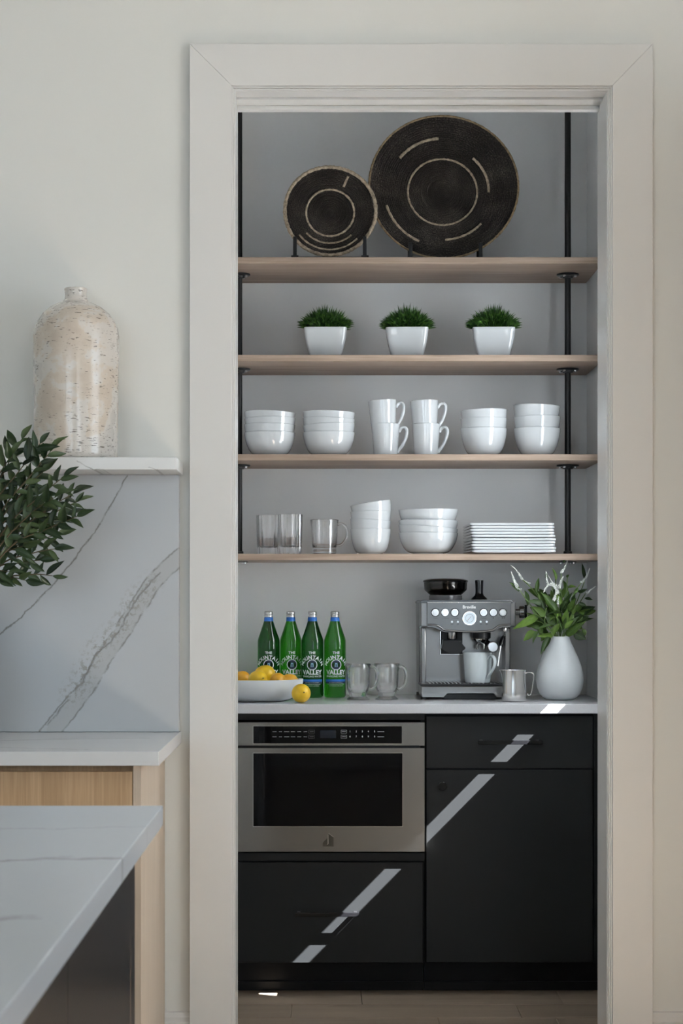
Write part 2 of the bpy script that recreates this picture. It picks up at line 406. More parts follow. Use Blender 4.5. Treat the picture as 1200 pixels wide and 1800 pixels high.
# baseboards on the kitchen wall
def baseboard(name, x0, x1):
    prof = [(YW, 0), (YW-.016, 0), (YW-.016, .19), (YW-.014, .197), (YW-.009, .20), (YW-.010, .211), (YW-.006, .222), (YW, .224)]
    bm = bmesh.new(); a = [bm.verts.new((x0, y, z)) for y, z in prof]; b = [bm.verts.new((x1, y, z)) for y, z in prof]
    bm.faces.new(a); bm.faces.new(b[::-1])
    for i in range(len(prof)): j = (i+1) % len(prof); bm.faces.new((a[i], b[i], b[j], a[j]))
    struct(name, finish(bm), m_trim)
baseboard('baseboard_right', CO[1]+.0005, .972); baseboard('baseboard_left', X(286, 4.79), CO[0]-.0005)

# pantry floor planks
fl = bpy.data.objects['floor']
rows = [(5.02, 5.21), (5.212, 5.402), (5.404, 5.594), (5.596, 5.786), (5.788, 5.978), (5.98, 6.215)]
cuts = [(-.1, .55), (.25, .8), (-.02, .45), (.35, .7), (-.086, .60), (.13, .75)]
for (y0, y1), cs in zip(rows, cuts):
    e = [PL+.001]+list(cs)+[PR-.001]
    for p, q in zip(e, e[1:]): obj('plank', box(p+.0008, q-.0008, y0, y1, -.014, 0, .0012, 1), m_plank, fl)
for y0 in (4.8, 4.6, 4.4):
    for p, q in ((-1.9, -.4), (-.4, .5), (.5, 2.1)): obj('plank', box(p, q-.001, y0-.17 if y0 < 4.8 else 4.632, y0 if y0 < 4.8 else 5.018, -.014, 0, .0012, 1), m_plank, fl) if y0 == 4.8 and p == -.4 else None

# ------------------------------------------------------------------ pantry shelves and pipe posts
YS = 6.33; ST = .021
SB = [2.335, 2.0174, 1.695, 1.3713]; STOP = [z+ST for z in SB]
nm = ['topmost oak shelf carrying two woven discs', 'second oak shelf from the top carrying three grass pots', 'third oak shelf from the top carrying bowls and stacked mugs', 'lowest oak shelf carrying glasses, bowls and square plates']
for z, l in zip(SB, nm):
    bm = bmesh.new(); bbox(bm, PL+.002, PR-.002, YS, YB-.0005, z, z+ST, .0018)
    tag(obj('wall_shelf', finish(bm, 18), m_shelf), l, 'shelf', 'oak pantry shelves')
def flange(down):                                     # round plate with four screws, below (down) or above a shelf
    s = -1 if down else 1
    return lathe([(0, 0), (.0375, 0), (.0375, s*.004), (.035, s*.0055), (.019, s*.006), (.017, s*.013), (.0105, s*.014), (0, s*.014)], 32)
fl_d, fl_u = flange(True), flange(False)
screw = lathe([(0, 0), (.0055, 0), (.0055, -.005), (.003, -.0065), (0, -.0065)], 10)
YPST = 6.535
for px, lab in ((997.5, 'black iron pipe post beside the right pantry wall'), (420.2, 'black iron pipe post half hidden by the left jamb')):
    x = X(px, YPST); t = thing('pipe_post', lab, 'post', (x, YPST, SB[3]-.02), 'black pipe shelf supports'); z0 = SB[3]-.02
    spans = [(STOP[3], SB[2]), (STOP[2], SB[1]), (STOP[1], SB[0]), (STOP[0], PT)]
    for i, (p, q) in enumerate(spans):
        obj('pipe', tube([(0, 0, p-z0+.0005), (0, 0, q-z0-.0005)], .0105, 20), m_black, t)
        if i < 3:
            fo = obj('flange', fl_d, m_black, t, (0, 0, q-z0-.0002))
            for k in range(4):
                an = PI/4+k*PI/2+.25; obj('screw', screw, m_screw, fo, (.027*math.cos(an), .027*math.sin(an), -.0055))
        else: obj('flange', fl_d, m_black, t, (0, 0, q-z0-.0002))
        obj('collar', lathe([(0, 0), (.0145, 0), (.0145, .012), (.0105, .014), (0, .014)], 20), m_black, t, (0, 0, p-z0+.0002))
    fo = obj('flange', lathe([(0, 0), (.030, 0), (.030, -.003), (0, -.003)], 24), m_black, t, (0, 0, SB[3]-z0-.0002))
    for k in range(4):
        an = PI/4+k*PI/2+.2; obj('screw', screw, m_screw, fo, (.024*math.cos(an), .024*math.sin(an), -.003))

# ------------------------------------------------------------------ pantry counter, cabinets, microwave
ZC = .916; YC = 6.08; YF = 6.11
m_quartz = M('grey_quartz', (.66, .67, .68), .16, spec=.5)
_n = noise_n(m_quartz, coords(m_quartz), 240, 2); L(m_quartz, ramp(m_quartz, _n, [(.3, (.60, .605, .625)), (.6, (.63, .635, .655))]), B(m_quartz).inputs['Base Color'])
tag(obj('countertop', box(PL+.002, PR-.002, YC, YB-.001, ZC-.029, ZC, .0015), m_quartz), 'pale grey stone counter running across the pantry', 'countertop')
ZT = ZC-.0295
def X6(px): return X(px, YF)
def Z6(py): return Z(py, YF)
xm = X6(747)
# right base cabinet
cb = thing('base_cabinet', 'charcoal cabinet with one drawer over a door right of the microwave', 'cabinet', ((xm+PR)/2, YF, 0))
def local(o, *b): return (b[0]-o.location.x, b[1]-o.location.x, b[2]-o.location.y, b[3]-o.location.y, b[4], b[5])
obj('body', box(*local(cb, xm+.002, PR-.003, YF+.021, YB-.002, .1, ZT)), m_toe, cb)
obj('toe_kick', box(*local(cb, xm+.002, PR-.003, 6.205, 6.225, .001, .0985)), m_toe, cb)
obj('toe_bead', box(*local(cb, xm+.002, PR-.003, 6.195, 6.2045, .001, .028, .003)) if False else box(*local(cb, xm+.002, PR-.003, 6.195, 6.2045, .001, .028)), m_toe, cb)
obj('filler_strip', box(*local(cb, X6(1043.5), PR-.003, YF+.004, YF+.02, .102, ZT)), m_toe, cb)
dr = obj('drawer_front', box(*local(cb, X6(749), X6(1041.5), YF, YF+.02, Z6(1350.7), Z6(1259)), .0012), m_cab, cb)
do = obj('door', box(*local(cb, X6(749), X6(1041.5), YF, YF+.02, Z6(1691.5), Z6(1353.3)), .0012), m_cab, cb)
def pull(parent, root, px0, px1, py, off=.036):
    z = Z(py, YF-off); x0, x1 = X(px0, YF-off)-root.location.x, X(px1, YF-off)-root.location.x; y = YF-root.location.y
    h = obj('bar_pull', boxes([(x0, x1, y-off-.006, y-off+.006, z-.0065, z+.0065)], .0012), m_blackgloss, parent)
    for x in (x0+.012, x1-.012): obj('standoff', box(x-.005, x+.005, y-off+.0061, y-.0002, z-.005, z+.005), m_black, h)
pull(dr, cb, 840, 953, 1305)
kn = obj('knob', disc_y(.0145, -.034, -.022, X(777, YF-.03)-cb.location.x, Z(1382, YF-.03), 28, .002), m_blackgloss, do)
obj('knob_stem', disc_y(.005, -.0219, -.0002, X(777, YF-.03)-cb.location.x, Z(1382, YF-.03), 14), m_black, kn)
# left cabinet that houses the microwave
cl = thing('base_cabinet', 'charcoal cabinet with a wide bottom drawer under the microwave', 'cabinet', ((xm+PL)/2, YF, 0))
MZ0, MZ1 = Z(1497.5, 6.085), Z(1269, 6.085)
obj('body', boxes([local(cl, PL+.003, xm-.001, YF+.021, YB-.002, .1, MZ0-.006), local(cl, PL+.003, xm-.001, YB-.03, YB-.002, MZ0-.006, ZT), local(cl, PL+.003, -.29, YF+.021, YB-.03, MZ0-.006, ZT), local(cl, xm-.014, xm-.001, YF+.021, YB-.03, MZ0-.006, ZT)]), m_toe, cl)
obj('toe_kick', box(*local(cl, PL+.003, xm-.001, 6.205, 6.225, .001, .0985)), m_toe, cl)
obj('toe_bead', box(*local(cl, PL+.003, xm-.001, 6.195, 6.2045, .001, .028)), m_toe, cl)
obj('rail', box(*local(cl, PL+.003, xm-.001, YF, YF+.02, Z6(1513), MZ0-.006), .001), m_cab, cl)
obj('top_rail', box(*local(cl, PL+.003, xm-.001, YF+.002, YF+.02, MZ1+.004, ZT), .001), m_cab, cl)
dl = obj('drawer_front', box(*local(cl, X6(395), X6(743), YF, YF+.02, Z6(1692.5), Z6(1516)), .0012), m_cab, cl)
pull(dl, cl, 518, 631, 1607.5)
# microwave drawer
YM = 6.085
mw = thing('microwave_drawer', 'stainless steel built-in microwave drawer with a black window', 'microwave', ((X(404, YM)+X(746, YM))/2, YM, MZ0))
def mx(px): return X(px, YM)-mw.location.x
def mz(py): return Z(py, YM)-MZ0
obj('housing', box(mx(410), mx(738), .026, .56, .004, mz(1269)-.004), m_black, mw)
def framed(name, x0, x1, z0, z1, wx0, wx1, wz0, wz1, y0, y1, mat):
    bm = bmesh.new()
    for b in ((x0, wx0, z0, z1), (wx1, x1, z0, z1), (wx0, wx1, z0, wz0), (wx0, wx1, wz1, z1)): bbox(bm, b[0], b[1], y0, y1, b[2], b[3])
    bmesh.ops.remove_doubles(bm, verts=bm.verts, dist=1e-5)
    return obj(name, finish(bm), mat, mw)
cp = framed('control_panel', mx(404), mx(746), mz(1310.5), mz(1270), mx(445), mx(706), mz(1307), mz(1276.5), 0, .025, m_steel)
dp = framed('door_panel', mx(404), mx(746), mz(1497), mz(1315), mx(445), mx(707), mz(1452.5), mz(1324), 0, .025, m_steel)
obj('panel_glass', box(mx(445), mx(706), .002, .02, mz(1307), mz(1276.5), .001), m_blackglass, cp)
obj('door_glass', box(mx(445), mx(707), .002, .02, mz(1452.5), mz(1324), .001), m_blackglass, dp)
m_edge = M('polished_edge', (.8, .78, .75), .12, 1.0)
def rim(parent, x0, x1, z0, z1, w=.0012, n='edge_strip'):
    obj(n, boxes([(x0-w, x1+w, -.0008, .001, z1, z1+w), (x0-w, x1+w, -.0008, .001, z0-w, z0), (x0-w, x0, -.0008, .001, z0, z1), (x1, x1+w, -.0008, .001, z0, z1)]), m_edge, parent)
rim(cp, mx(445), mx(706), mz(1307), mz(1276.5)); rim(dp, mx(445), mx(707), mz(1452.5), mz(1324))
m_print = M('pale_print', (.62, .64, .66), .5); m_dimprint = M('dim_print', (.22, .225, .23), .5)
fp = Flat(); fd = Flat()
def cpx(zx): return mx(430+zx*310/1200)
def cpz(zy): return mz(1260+zy*60/232)
for row, s in ((100, '12345'), (135, '67890')):
    for k, ch in enumerate(s): fp.text(ch, .0075, cpx((716, 758, 800, 841, 883)[k]), cpz(row), bold=.02)
for row in (101, 136):
    for c, w in ((674, 40), (455, 40)):
        x0, x1, z0, z1 = cpx(c-w/2), cpx(c+w/2), cpz(row+11), cpz(row-11); e = .0006
        g = fp if c > 600 else fd
        g.rect(x0, x1, z0, z0+e); g.rect(x0, x1, z1-e, z1); g.rect(x0, x0+e, z0, z1); g.rect(x1-e, x1, z0, z1)
        g.rect(x0+.003, x1-.003, (z0+z1)/2-.0006, (z0+z1)/2+.0006)
    for c, w in ((202, 28), (243, 20), (285, 36), (328, 30), (370, 26), (412, 24)):
        fd.rect(cpx(c-w/2), cpx(c+w/2), cpz(row+3), cpz(row-2))
    fp.rect(cpx(903), cpx(948), cpz(row+2), cpz(row-1))
obj('key_digits', fp.plane(.0014), m_print, cp); obj('key_marks', fd.plane(.0014), m_dimprint, cp)
obj('display', box(cpx(512), cpx(620), .0012, .0016, cpz(145), cpz(92)), M('dark_display', (.012, .016, .026), .1), cp)
lg = [((410, 715), (410, 610), (520, 500), (530, 650), (560, 650), (560, 370), (690, 460), (690, 715))]
def lgp(p): return (mx(540+p[0]*80/1200), mz(1440+p[1]*60/900))
m_logo = M('logo_dark_metal', (.10, .09, .07), .3, .8)
em = obj('emblem', prism([lgp(p) for p in ((410, 715), (410, 610), (522, 497), (532, 655), (560, 655), (556, 365), (690, 465), (690, 715))], -.0016, -.0001), m_logo, dp)
obj('emblem_highlight', prism([lgp(p) for p in ((553, 360), (690, 458), (690, 472), (560, 378))], -.0026, -.0016), m_chrome, em)
obj('emblem_highlight', prism([lgp(p) for p in ((538, 400), (552, 400), (556, 640), (530, 672), (516, 660), (540, 640))], -.0026, -.0016), m_chrome, em)

# ------------------------------------------------------------------ kitchen: backsplash, ledge, counter, oak cabinet
YK = 4.77
def wp(zx, zy, y0=1000, s=340/1200): p = at(zx*s, y0+zy*s, YK); return (p.x, 0, p.z)
veinA = [wp(785, 305, 750), wp(735, 405, 750), wp(690, 480, 750), wp(640, 570, 750), wp(590, 655, 750), wp(520, 740, 750), wp(455, 830, 750), wp(370, 930, 750), wp(300, 130), wp(205, 225), wp(110, 315), wp(0, 405), wp(-300, 640)]
band = [wp(1300, -230), wp(1060, -30), wp(960, 70), wp(850, 240), wp(770, 370), wp(640, 560), wp(560, 700), wp(470, 830), wp(330, 1000)]
brown = [wp(930, 100), wp(820, 230), wp(740, 370), wp(600, 500), wp(520, 640), wp(500, 720), wp(440, 780)]
edgeL = [wp(990, 20), wp(930, 90), wp(870, 160), wp(800, 260), wp(760, 350), wp(690, 450), wp(600, 520), wp(560, 600), wp(520, 700), wp(430, 780), wp(330, 900), wp(245, 1005)]
m_splash = marble('veined_quartz_splash', [(veinA, .0030, .95), (edgeL, .0034, .9)], [(band, .019)], 1, soft=[(brown, .040)])  # same stone as the ledge, its base greyed to carry the shade
XK = X(314.3, YK)
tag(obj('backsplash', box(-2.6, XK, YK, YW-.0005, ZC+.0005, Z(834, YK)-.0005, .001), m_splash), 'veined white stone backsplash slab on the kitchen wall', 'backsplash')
lz0 = Z(834, YK); YL = 4.595
def lp(zx, zy): p = at(zx*.2833, 480+zy*.2833, YL); return (p.x, 0, p.z)
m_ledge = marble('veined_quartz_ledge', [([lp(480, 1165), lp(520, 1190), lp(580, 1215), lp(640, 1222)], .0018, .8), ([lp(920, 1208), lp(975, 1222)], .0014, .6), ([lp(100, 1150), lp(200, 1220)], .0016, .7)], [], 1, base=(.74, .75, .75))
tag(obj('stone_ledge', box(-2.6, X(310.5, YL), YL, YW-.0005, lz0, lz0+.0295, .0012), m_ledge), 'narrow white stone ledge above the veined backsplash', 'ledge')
XCt = X(279, 4.14)
def cpw(zx, zy, D): p = at(zx*.3, 1260+zy*.3, D); return (p.x, p.y, 0)
m_ctop = marble('veined_quartz_top', base=(.68, .69, .70), lines=[([(-.9, 4.4, 0), (-.62, 4.52, 0), (-.40, 4.56, 0)], .005, .8), ([(-1.2, 4.2, 0), (-.8, 4.3, 0), (-.5, 4.2, 0)], .003, .8)], bands=[], flat_axis=2, rough=.2)
tag(obj('worktop', box(-2.6, XCt, 4.14, YW-.0005, ZC-.030, ZC, .0012), m_ctop), 'white stone worktop with a sharp corner beneath the backsplash', 'worktop')
XO = X(248, 4.17)
oc = thing('oak_cabinet', 'light oak base cabinet beneath the white kitchen worktop', 'cabinet', (-.95, 4.17, 0))
def lo(*b): return (b[0]+.95, b[1]+.95, b[2]-4.17, b[3]-4.17, b[4], b[5])
obj('carcass', box(*lo(-2.0, XO-.018, 4.192, YW-.001, .1, ZC-.0305)), m_oak, oc)
obj('side_panel', box(*lo(XO-.0175, XO, 4.17, YW-.001, .001, ZC-.0305), .0008), m_oakside, oc)
obj('plinth', box(*lo(-2.0, XO-.018, 4.25, 4.27, .001, .0995)), m_oak, oc)
zt = Z(1356.5, 4.17)
for x0, x1 in ((-1.95, -1.165), (-1.162, XO-.0185)):
    obj('drawer_front', box(*lo(x0, x1, 4.172, 4.1915, Z(1576, 4.17), zt), .001), m_oak, oc)
    obj('drawer_front', box(*lo(x0, x1, 4.172, 4.1915, .102, Z(1579, 4.17)), .001), m_oak, oc)

# unseen cabinet shape added to block light and warm the right-hand wall
th = thing('light_block_cabinet', 'added unseen oak light blocker right of the pantry doorway', 'cabinet', (1.36, 4.08, 0))
obj('carcass', box(-.385, .35, .021, .728, .1, 2.5), m_oak, th); obj('plinth', box(-.385, .35, .06, .70, .001, .0995), m_oak, th)
for x0, x1 in ((-.385, -.0165), (-.0135, .35)): obj('door', box(x0, x1, 0, .0205, .105, 2.495, .001), m_oak, th)
# ------------------------------------------------------------------ island
XI = X(286.5, 3.04)
m_itop = marble('veined_quartz_island', [([(-.5, .22, 0), (.1, .36, 0), (.45, .43, 0), (.76, .52, 0)], .016, .5), ([(-.4, -.25, 0), (.2, -.10, 0), (.5, -.05, 0), (.7, .08, 0)], .020, .45), ([(-.6, .7, 0), (.3, .78, 0), (.76, .85, 0)], .008, .25)], [], 2, rough=.18, base=(.57, .625, .69), big=(3.5, .22),  # blue sky reflection mixed into the white stone's base colour
                soft=[([(.45, .43, 0), (.62, .48, 0)], .03), ([(.38, -.07, 0), (.58, .0, 0)], .035)])
isl = thing('kitchen_island', 'dark navy kitchen island with a white stone top in the foreground', 'island', (-1.0, 1.9, 0))
obj('top', box(XI-1.6+1.0, XI+1.0, .55-1.9, 3.04-1.9, ZC-.031, ZC, .0015), m_itop, isl)
xb = X(237, 3.0); 
bod = obj('base', box(XI-1.55+1.0, xb+1.0-.012, .62-1.9, 3.0-.012-1.9, .08, ZC-.0315), m_island, isl)
for y0, y1 in ((.62, 1.40), (1.404, 2.2), (2.204, 2.93)):
    obj('side_panel', box(xb+1.0-.0118, xb+1.0, y0-1.9, y1-1.9, .085, ZC-.032, .001), m_island, isl)
obj('corner_post', box(xb+1.0-.06, xb+1.0, 2.934-1.9, 3.0-1.9, .001, ZC-.032, .001), m_island, isl)
obj('plinth', box(XI-1.5+1.0, xb+1.0-.06, .68-1.9, 2.92-1.9, .001, .0795), m_toe, isl)

# ------------------------------------------------------------------ stoneware bottle on the ledge
def stone_mat():
    m = M('crackled_stoneware', (.7, .62, .53), .35, spec=.4)
    v = coords(m); n = noise_n(m, v, 9, 5, .6, .4); col = ramp(m, n, [(.38, (.58, .50, .42)), (.49, (.64, .57, .49)), (.515, (.655, .62, .575)), (.7, (.67, .64, .60))])
    vs = coords(m, (1, 1, 5.5)); pits = noise_n(m, vs, 62, 3, .6); low = noise_n(m, v, 6, 2)
    k = math_n(m, 'MULTIPLY', math_n(m, 'SUBTRACT', math_n(m, 'ADD', pits, math_n(m, 'MULTIPLY', low, .22)),   .725), 22, True)
    col = mixc(m, math_n(m, 'MULTIPLY', k, .85), col, (.09, .07, .05))
    L(m, col, B(m).inputs['Base Color'])
    g = math_n(m, 'MULTIPLY', math_n(m, 'SUBTRACT', noise_n(m, v, 9, 5, .6, .4), .46), 6, True)
    B(m).inputs['Coat Weight'].default_value = .8; B(m).inputs['Coat Roughness'].default_value = .12
    L(m, math_n(m, 'SUBTRACT', .50, math_n(m, 'MULTIPLY', g, .33)), B(m).inputs['Roughness'])
    bump(m, math_n(m, 'SUBTRACT', noise_n(m, v, 40, 5), k), .35, .002); return m
yb = 4.706; zl = lz0+.0297; hs = (Z(507, yb)-zl)
sb = thing('stoneware_bottle', 'cream crackle-glazed stoneware bottle standing on the ledge', 'bottle', (X(133.5, yb), yb, zl))
k = yb/F
def bz(py): return Z(py, yb)-zl
R0 = 75*k
prof = [(0, .001), (R0*.955, .001), (R0*.985, .004), (R0*.99, .015), (R0*.985, bz(720)), (R0, bz(620)), (R0*.995, bz(590)), (R0*.97, bz(577)), (R0*.90, bz(565)), (R0*.78, bz(552)), (R0*.60, bz(541)), (R0*.42, bz(534)), (R0*.31, bz(530)), (R0*.265, bz(526)), (R0*.25, bz(518)), (R0*.262, bz(511)), (R0*.268, bz(508)), (R0*.25, bz(507)), (R0*.19, bz(508)), (R0*.18, bz(525)), (0, bz(526))]
me = lathe(prof, 72, 50)
for v in me.vertices:
    d = noise.noise(v.co*14)*.0022+noise.noise(v.co*60)*.0006; r = math.hypot(v.co.x, v.co.y)
    if r > .01: v.co.x *= 1+d/r; v.co.y *= 1+d/r
obj('body', me, stone_mat(), sb)

# ------------------------------------------------------------------ woven discs on stands
def basket_mat():
    m = M('dark_coiled_fibre', (.02, .016, .013), .7, spec=.25)
    tc = N(m, 'ShaderNodeTexCoord'); sp = N(m, 'ShaderNodeSeparateXYZ'); L(m, tc.outputs['Object'], sp.inputs[0])
    x, z = sp.outputs[0], sp.outputs[2]
    ang = math_n(m, 'ARCTAN2', z, x); rad = math_n(m, 'SQRT', math_n(m, 'ADD', math_n(m, 'MULTIPLY', x, x), math_n(m, 'MULTIPLY', z, z)))
    cm = N(m, 'ShaderNodeCombineXYZ'); L(m, math_n(m, 'MULTIPLY', ang, 26), cm.inputs[0]); L(m, math_n(m, 'MULTIPLY', rad, 150), cm.inputs[1])
    n = noise_n(m, cm.outputs[0], 1.7, 4, .7); n2 = noise_n(m, tc.outputs['Object'], 11, 4, .6)
    f = math_n(m, 'ADD', math_n(m, 'MULTIPLY', n, .7), math_n(m, 'MULTIPLY', n2, .3))
    L(m, ramp(m, f, [(.38, (.008, .007, .006)), (.50, (.026, .020, .017)), (.60, (.085, .070, .060)), (.70, (.26, .225, .20))]), B(m).inputs['Base Color'])
    bump(m, n, .7, .003); return m
m_bask = basket_mat()
def straw(name, c):
    m = M(name, c, .6, spec=.3); n = noise_n(m, coords(m), 90, 4, .7)
    L(m, ramp(m, n, [(.35, tuple(v*.45 for v in c)), (.6, c), (.75, tuple(min(1, v*1.2) for v in c))]), B(m).inputs['Base Color']); bump(m, n, .5, .002); return m
m_straw = straw('pale_straw', (.50, .40, .29)); m_straw2 = straw('golden_straw', (.36, .26, .15))
def basket(label, px, py, D, R, depth, coil, rimr, rimmat, seg, ringr, arcs, tilt, spin=0):
    p = at(px, py, D); t = thing('woven_disc', label, 'woven disc', p, 'woven discs on the top shelf', (-tilt, 0, 0))
    def yy(r): q = r/R; return depth*(1-q**2.2)       # dish recessed away from the viewer (+y)
    n = int(R/coil); pr = []
    for i in range(n):
        for k in range(4):
            r = (i+k/4)*coil; pr.append((r, yy(r)-.0016*abs(math.sin(PI*k/4))*1.6))
    pr.append((R, 0)); pr.append((R, .006))
    pr += [(r, yy(r)+.008) for r in (R*.9, R*.7, R*.5, R*.25, 0)]
    me = lathe(pr, seg, 80)
    me.transform(Matrix(((1, 0, 0, 0), (0, 0, 1, 0), (0, 1, 0, 0), (0, 0, 0, 1)))); me.flip_normals()
    rnd = random.Random(int(px))
    for v in me.vertices:
        r = math.hypot(v.co.x, v.co.z); a = math.atan2(v.co.z, v.co.x)
        v.co.x *= 1+.006*math.sin(3*a+1)*r/R; v.co.z *= 1+.006*math.sin(3*a+1)*r/R
    obj('dish', me, m_bask, t)
    def ringtube(name, r, a0, a1, w, mat, wrap=0):
        m2 = max(8, int(abs(a1-a0)*r/.006)); pts = []; rr = []
        for i in range(m2+1):
            a = a0+(a1-a0)*i/m2; q = r*(1+.006*math.sin(3*a+1)*r/R)
            pts.append((q*math.cos(a), yy(r)-w*.35, q*math.sin(a))); rr.append(w*(1+(wrap*(.5 if i % 4 == 0 else -.1)))*(1+.12*rnd.uniform(-1, 1)))
        obj(name, tube(pts, rr, 8, 1, (0, 1, 0)), mat, t)
    ringtube('rim', R, 0, 2*PI, rimr, rimmat, -.25)
    ringtube('pale_ring', ringr, 0, 2*PI, .0036, m_straw, -.4)
    for r, a0, a1, w in arcs: ringtube('pale_arc', r, math.radians(a0), math.radians(a1), w, m_straw, -.3)
    return t, yy
Rl = 131*6.47/F
t, yl = basket('large dark woven disc with four pale arcs', 779, 328, 6.47, Rl, .062, .0062, .0036, m_straw2, 120, Rl*.468,
       [(Rl*.73, 94, 142, .0052), (Rl*.62, -2, 48, .0050), (Rl*.70, -88, -43, .0046), (Rl*.80, 197, 246, .0050)], math.radians(9))
Rs = 80*6.41/F
t2, ys = basket('small dark woven disc with a thick pale rim', 580, 371, 6.41, Rs, .026, .0056, .0060, m_straw, 90, Rs*.53,
       [(Rs*.70, 222, 312, .0034), (Rs*.86, 218, 314, .0036)], math.radians(7))
a = math.radians(65)
obj('pale_bar', tube([(Rs*q*math.cos(a)+.004, ys(Rs*q)-.002, Rs*q*math.sin(a)) for q in (.64, .76, .88)], .0042, 8), m_straw, t2)
def easel(label, cx, D, px0, px1, ytop, pf=-.034):
    z0 = STOP[0]+.0004; t = thing('display_stand', label, 'stand', (X(cx, D), D, z0), 'black display stands on the top shelf')
    for px in (px0, px1):
        x = X(px, D)-t.location.x; s = 1 if px == px0 else -1
        obj('prong', box(x-.006, x+.006, pf-.011, pf, .0085, Z(ytop, D-.04)-z0, .0012), m_black, t)
        obj('foot', box(x-.012, x+.012, -.066, .09, 0, .008, .0015), m_black, t)
        obj('arm', box(x+.0003 if s > 0 else x-.07, x+.07 if s > 0 else x-.0003, -.0335, -.0255, .004, .011, .001) if False else box(x-.004, x+.004, .06, .068, .008, .12, .001), m_black, t)
    x0, x1 = X(px0, D)-t.location.x, X(px1, D)-t.location.x
    obj('crossbar', box(x0+.004, x1-.004, pf+.0005, pf+.009, .0082, .0092), m_black, t)
easel('low black metal stand holding the small woven disc', 580, 6.41, 518.5, 640.5, 416)
easel('low black metal stand holding the large woven disc', 780, 6.47, 720, 842, 428, -.0465)

# ------------------------------------------------------------------ grass pots
def grass_mat():
    m = M('artificial_grass', (.03, .09, .015), .5, spec=.35)
    tc = N(m, 'ShaderNodeTexCoord'); n = noise_n(m, tc.outputs['Object'], 90, 2)
    L(m, ramp(m, n, [(.35, (.014, .038, .009)), (.52, (.04, .115, .02)), (.66, (.12, .26, .04))]), B(m).inputs['Base Color']); return m
m_grass = grass_mat(); m_soil = M('dark_moss', (.01, .013, .008), .9)
def sq_section(h, z, n=7, e=5.0):                     # rounded-square ring
    pts = []
    for i in range(4*n*2):
        a = 2*PI*i/(8*n); c, s = math.cos(a), math.sin(a)
        pts.append((h*math.copysign(abs(c)**(2/e), c), h*math.copysign(abs(s)**(2/e), s), z))
    return pts
def loft(rings, smooth=40, capb=True, capt=True):
    vs, fs = [], []; n = len(rings[0])
    for r in rings: vs += r
    for i in range(len(rings)-1):
        for k in range(n): l = (k+1) % n; fs.append((i*n+k, i*n+l, (i+1)*n+l, (i+1)*n+k))
    if capb: fs.append(tuple(range(n))[::-1])
    if capt: fs.append(tuple((len(rings)-1)*n+k for k in range(n)))
    return mesh(vs, fs, smooth)
HP = .098
def pot_mesh():
    o = [(.0485, 0), (.0515, .004), (.0575, .02), (.0635, .042), (.068, .066), (.0705, .088), (.0712, HP-.001), (.0705, HP), (.0665, HP), (.0655, HP-.014)]
    return loft([sq_section(h, z, 7, 9) for h, z in o], 45)
def grass_mesh(seed):
    rn = random.Random(seed); vs, fs = [], []
    for i in range(1500):
        a = rn.uniform(0, 2*PI); q = math.sqrt(rn.random()); r = .058*q
        sx = max(-.058, min(.058, 1.25*r*math.cos(a))); sy = max(-.058, min(.058, 1.25*r*math.sin(a)))
        qq = max(abs(sx), abs(sy))/.058
        b = Vector((sx*.9, sy*.9, rn.uniform(0, .012))); lean = .18+.72*qq**1.6
        d = Vector((sx*rn.uniform(.6, 1.3)/.058*lean+rn.uniform(-.35, .35), sy*rn.uniform(.6, 1.3)/.058*lean+rn.uniform(-.35, .35), 1.05-.55*qq**2)).normalized()
        ln = rn.uniform(.050, .082)*(1-.42*qq); w = rn.uniform(.0018, .0032)
        s = d.cross(Vector((rn.uniform(-1, 1), rn.uniform(-1, 1), rn.uniform(-.3, .3)))).normalized()*w
        k = len(vs); m1 = b+d*ln*.55+Vector((0, 0, .002)); tip = b+d*ln+Vector((d.x, d.y, -.5))*ln*.18*qq
        vs += [b-s*.6, b+s*.6, m1+s, m1-s, tip]; fs += [(k, k+1, k+2, k+3), (k+3, k+2, k+4)]
    return mesh(vs, fs, None, False)
pm = pot_mesh(); soil = loft([sq_section(.0645, HP-.0135, 7, 9), sq_section(.0645, HP-.006, 7, 9)])
for i, (px, lab, rz) in enumerate(((572, 'square white pot of grass, leftmost on its shelf', .02), (715.5, 'square white pot of grass, middle one on its shelf', .06), (866.5, 'square white pot of grass, nearest the right pipe post', .05))):
    D = 6.45; t = thing('grass_pot', lab, 'plant pot', (X(px, D), D, STOP[1]+.0003), 'white grass pots', (0, 0, -rz))
    obj('pot', pm, m_white, t); obj('soil', soil, m_soil, t)
    o = obj('grass', grass_mesh(i+3), m_grass, t, (0, 0, HP-.006)); o['kind'] = 'stuff'; o.scale = (.95, .95, 1.18)

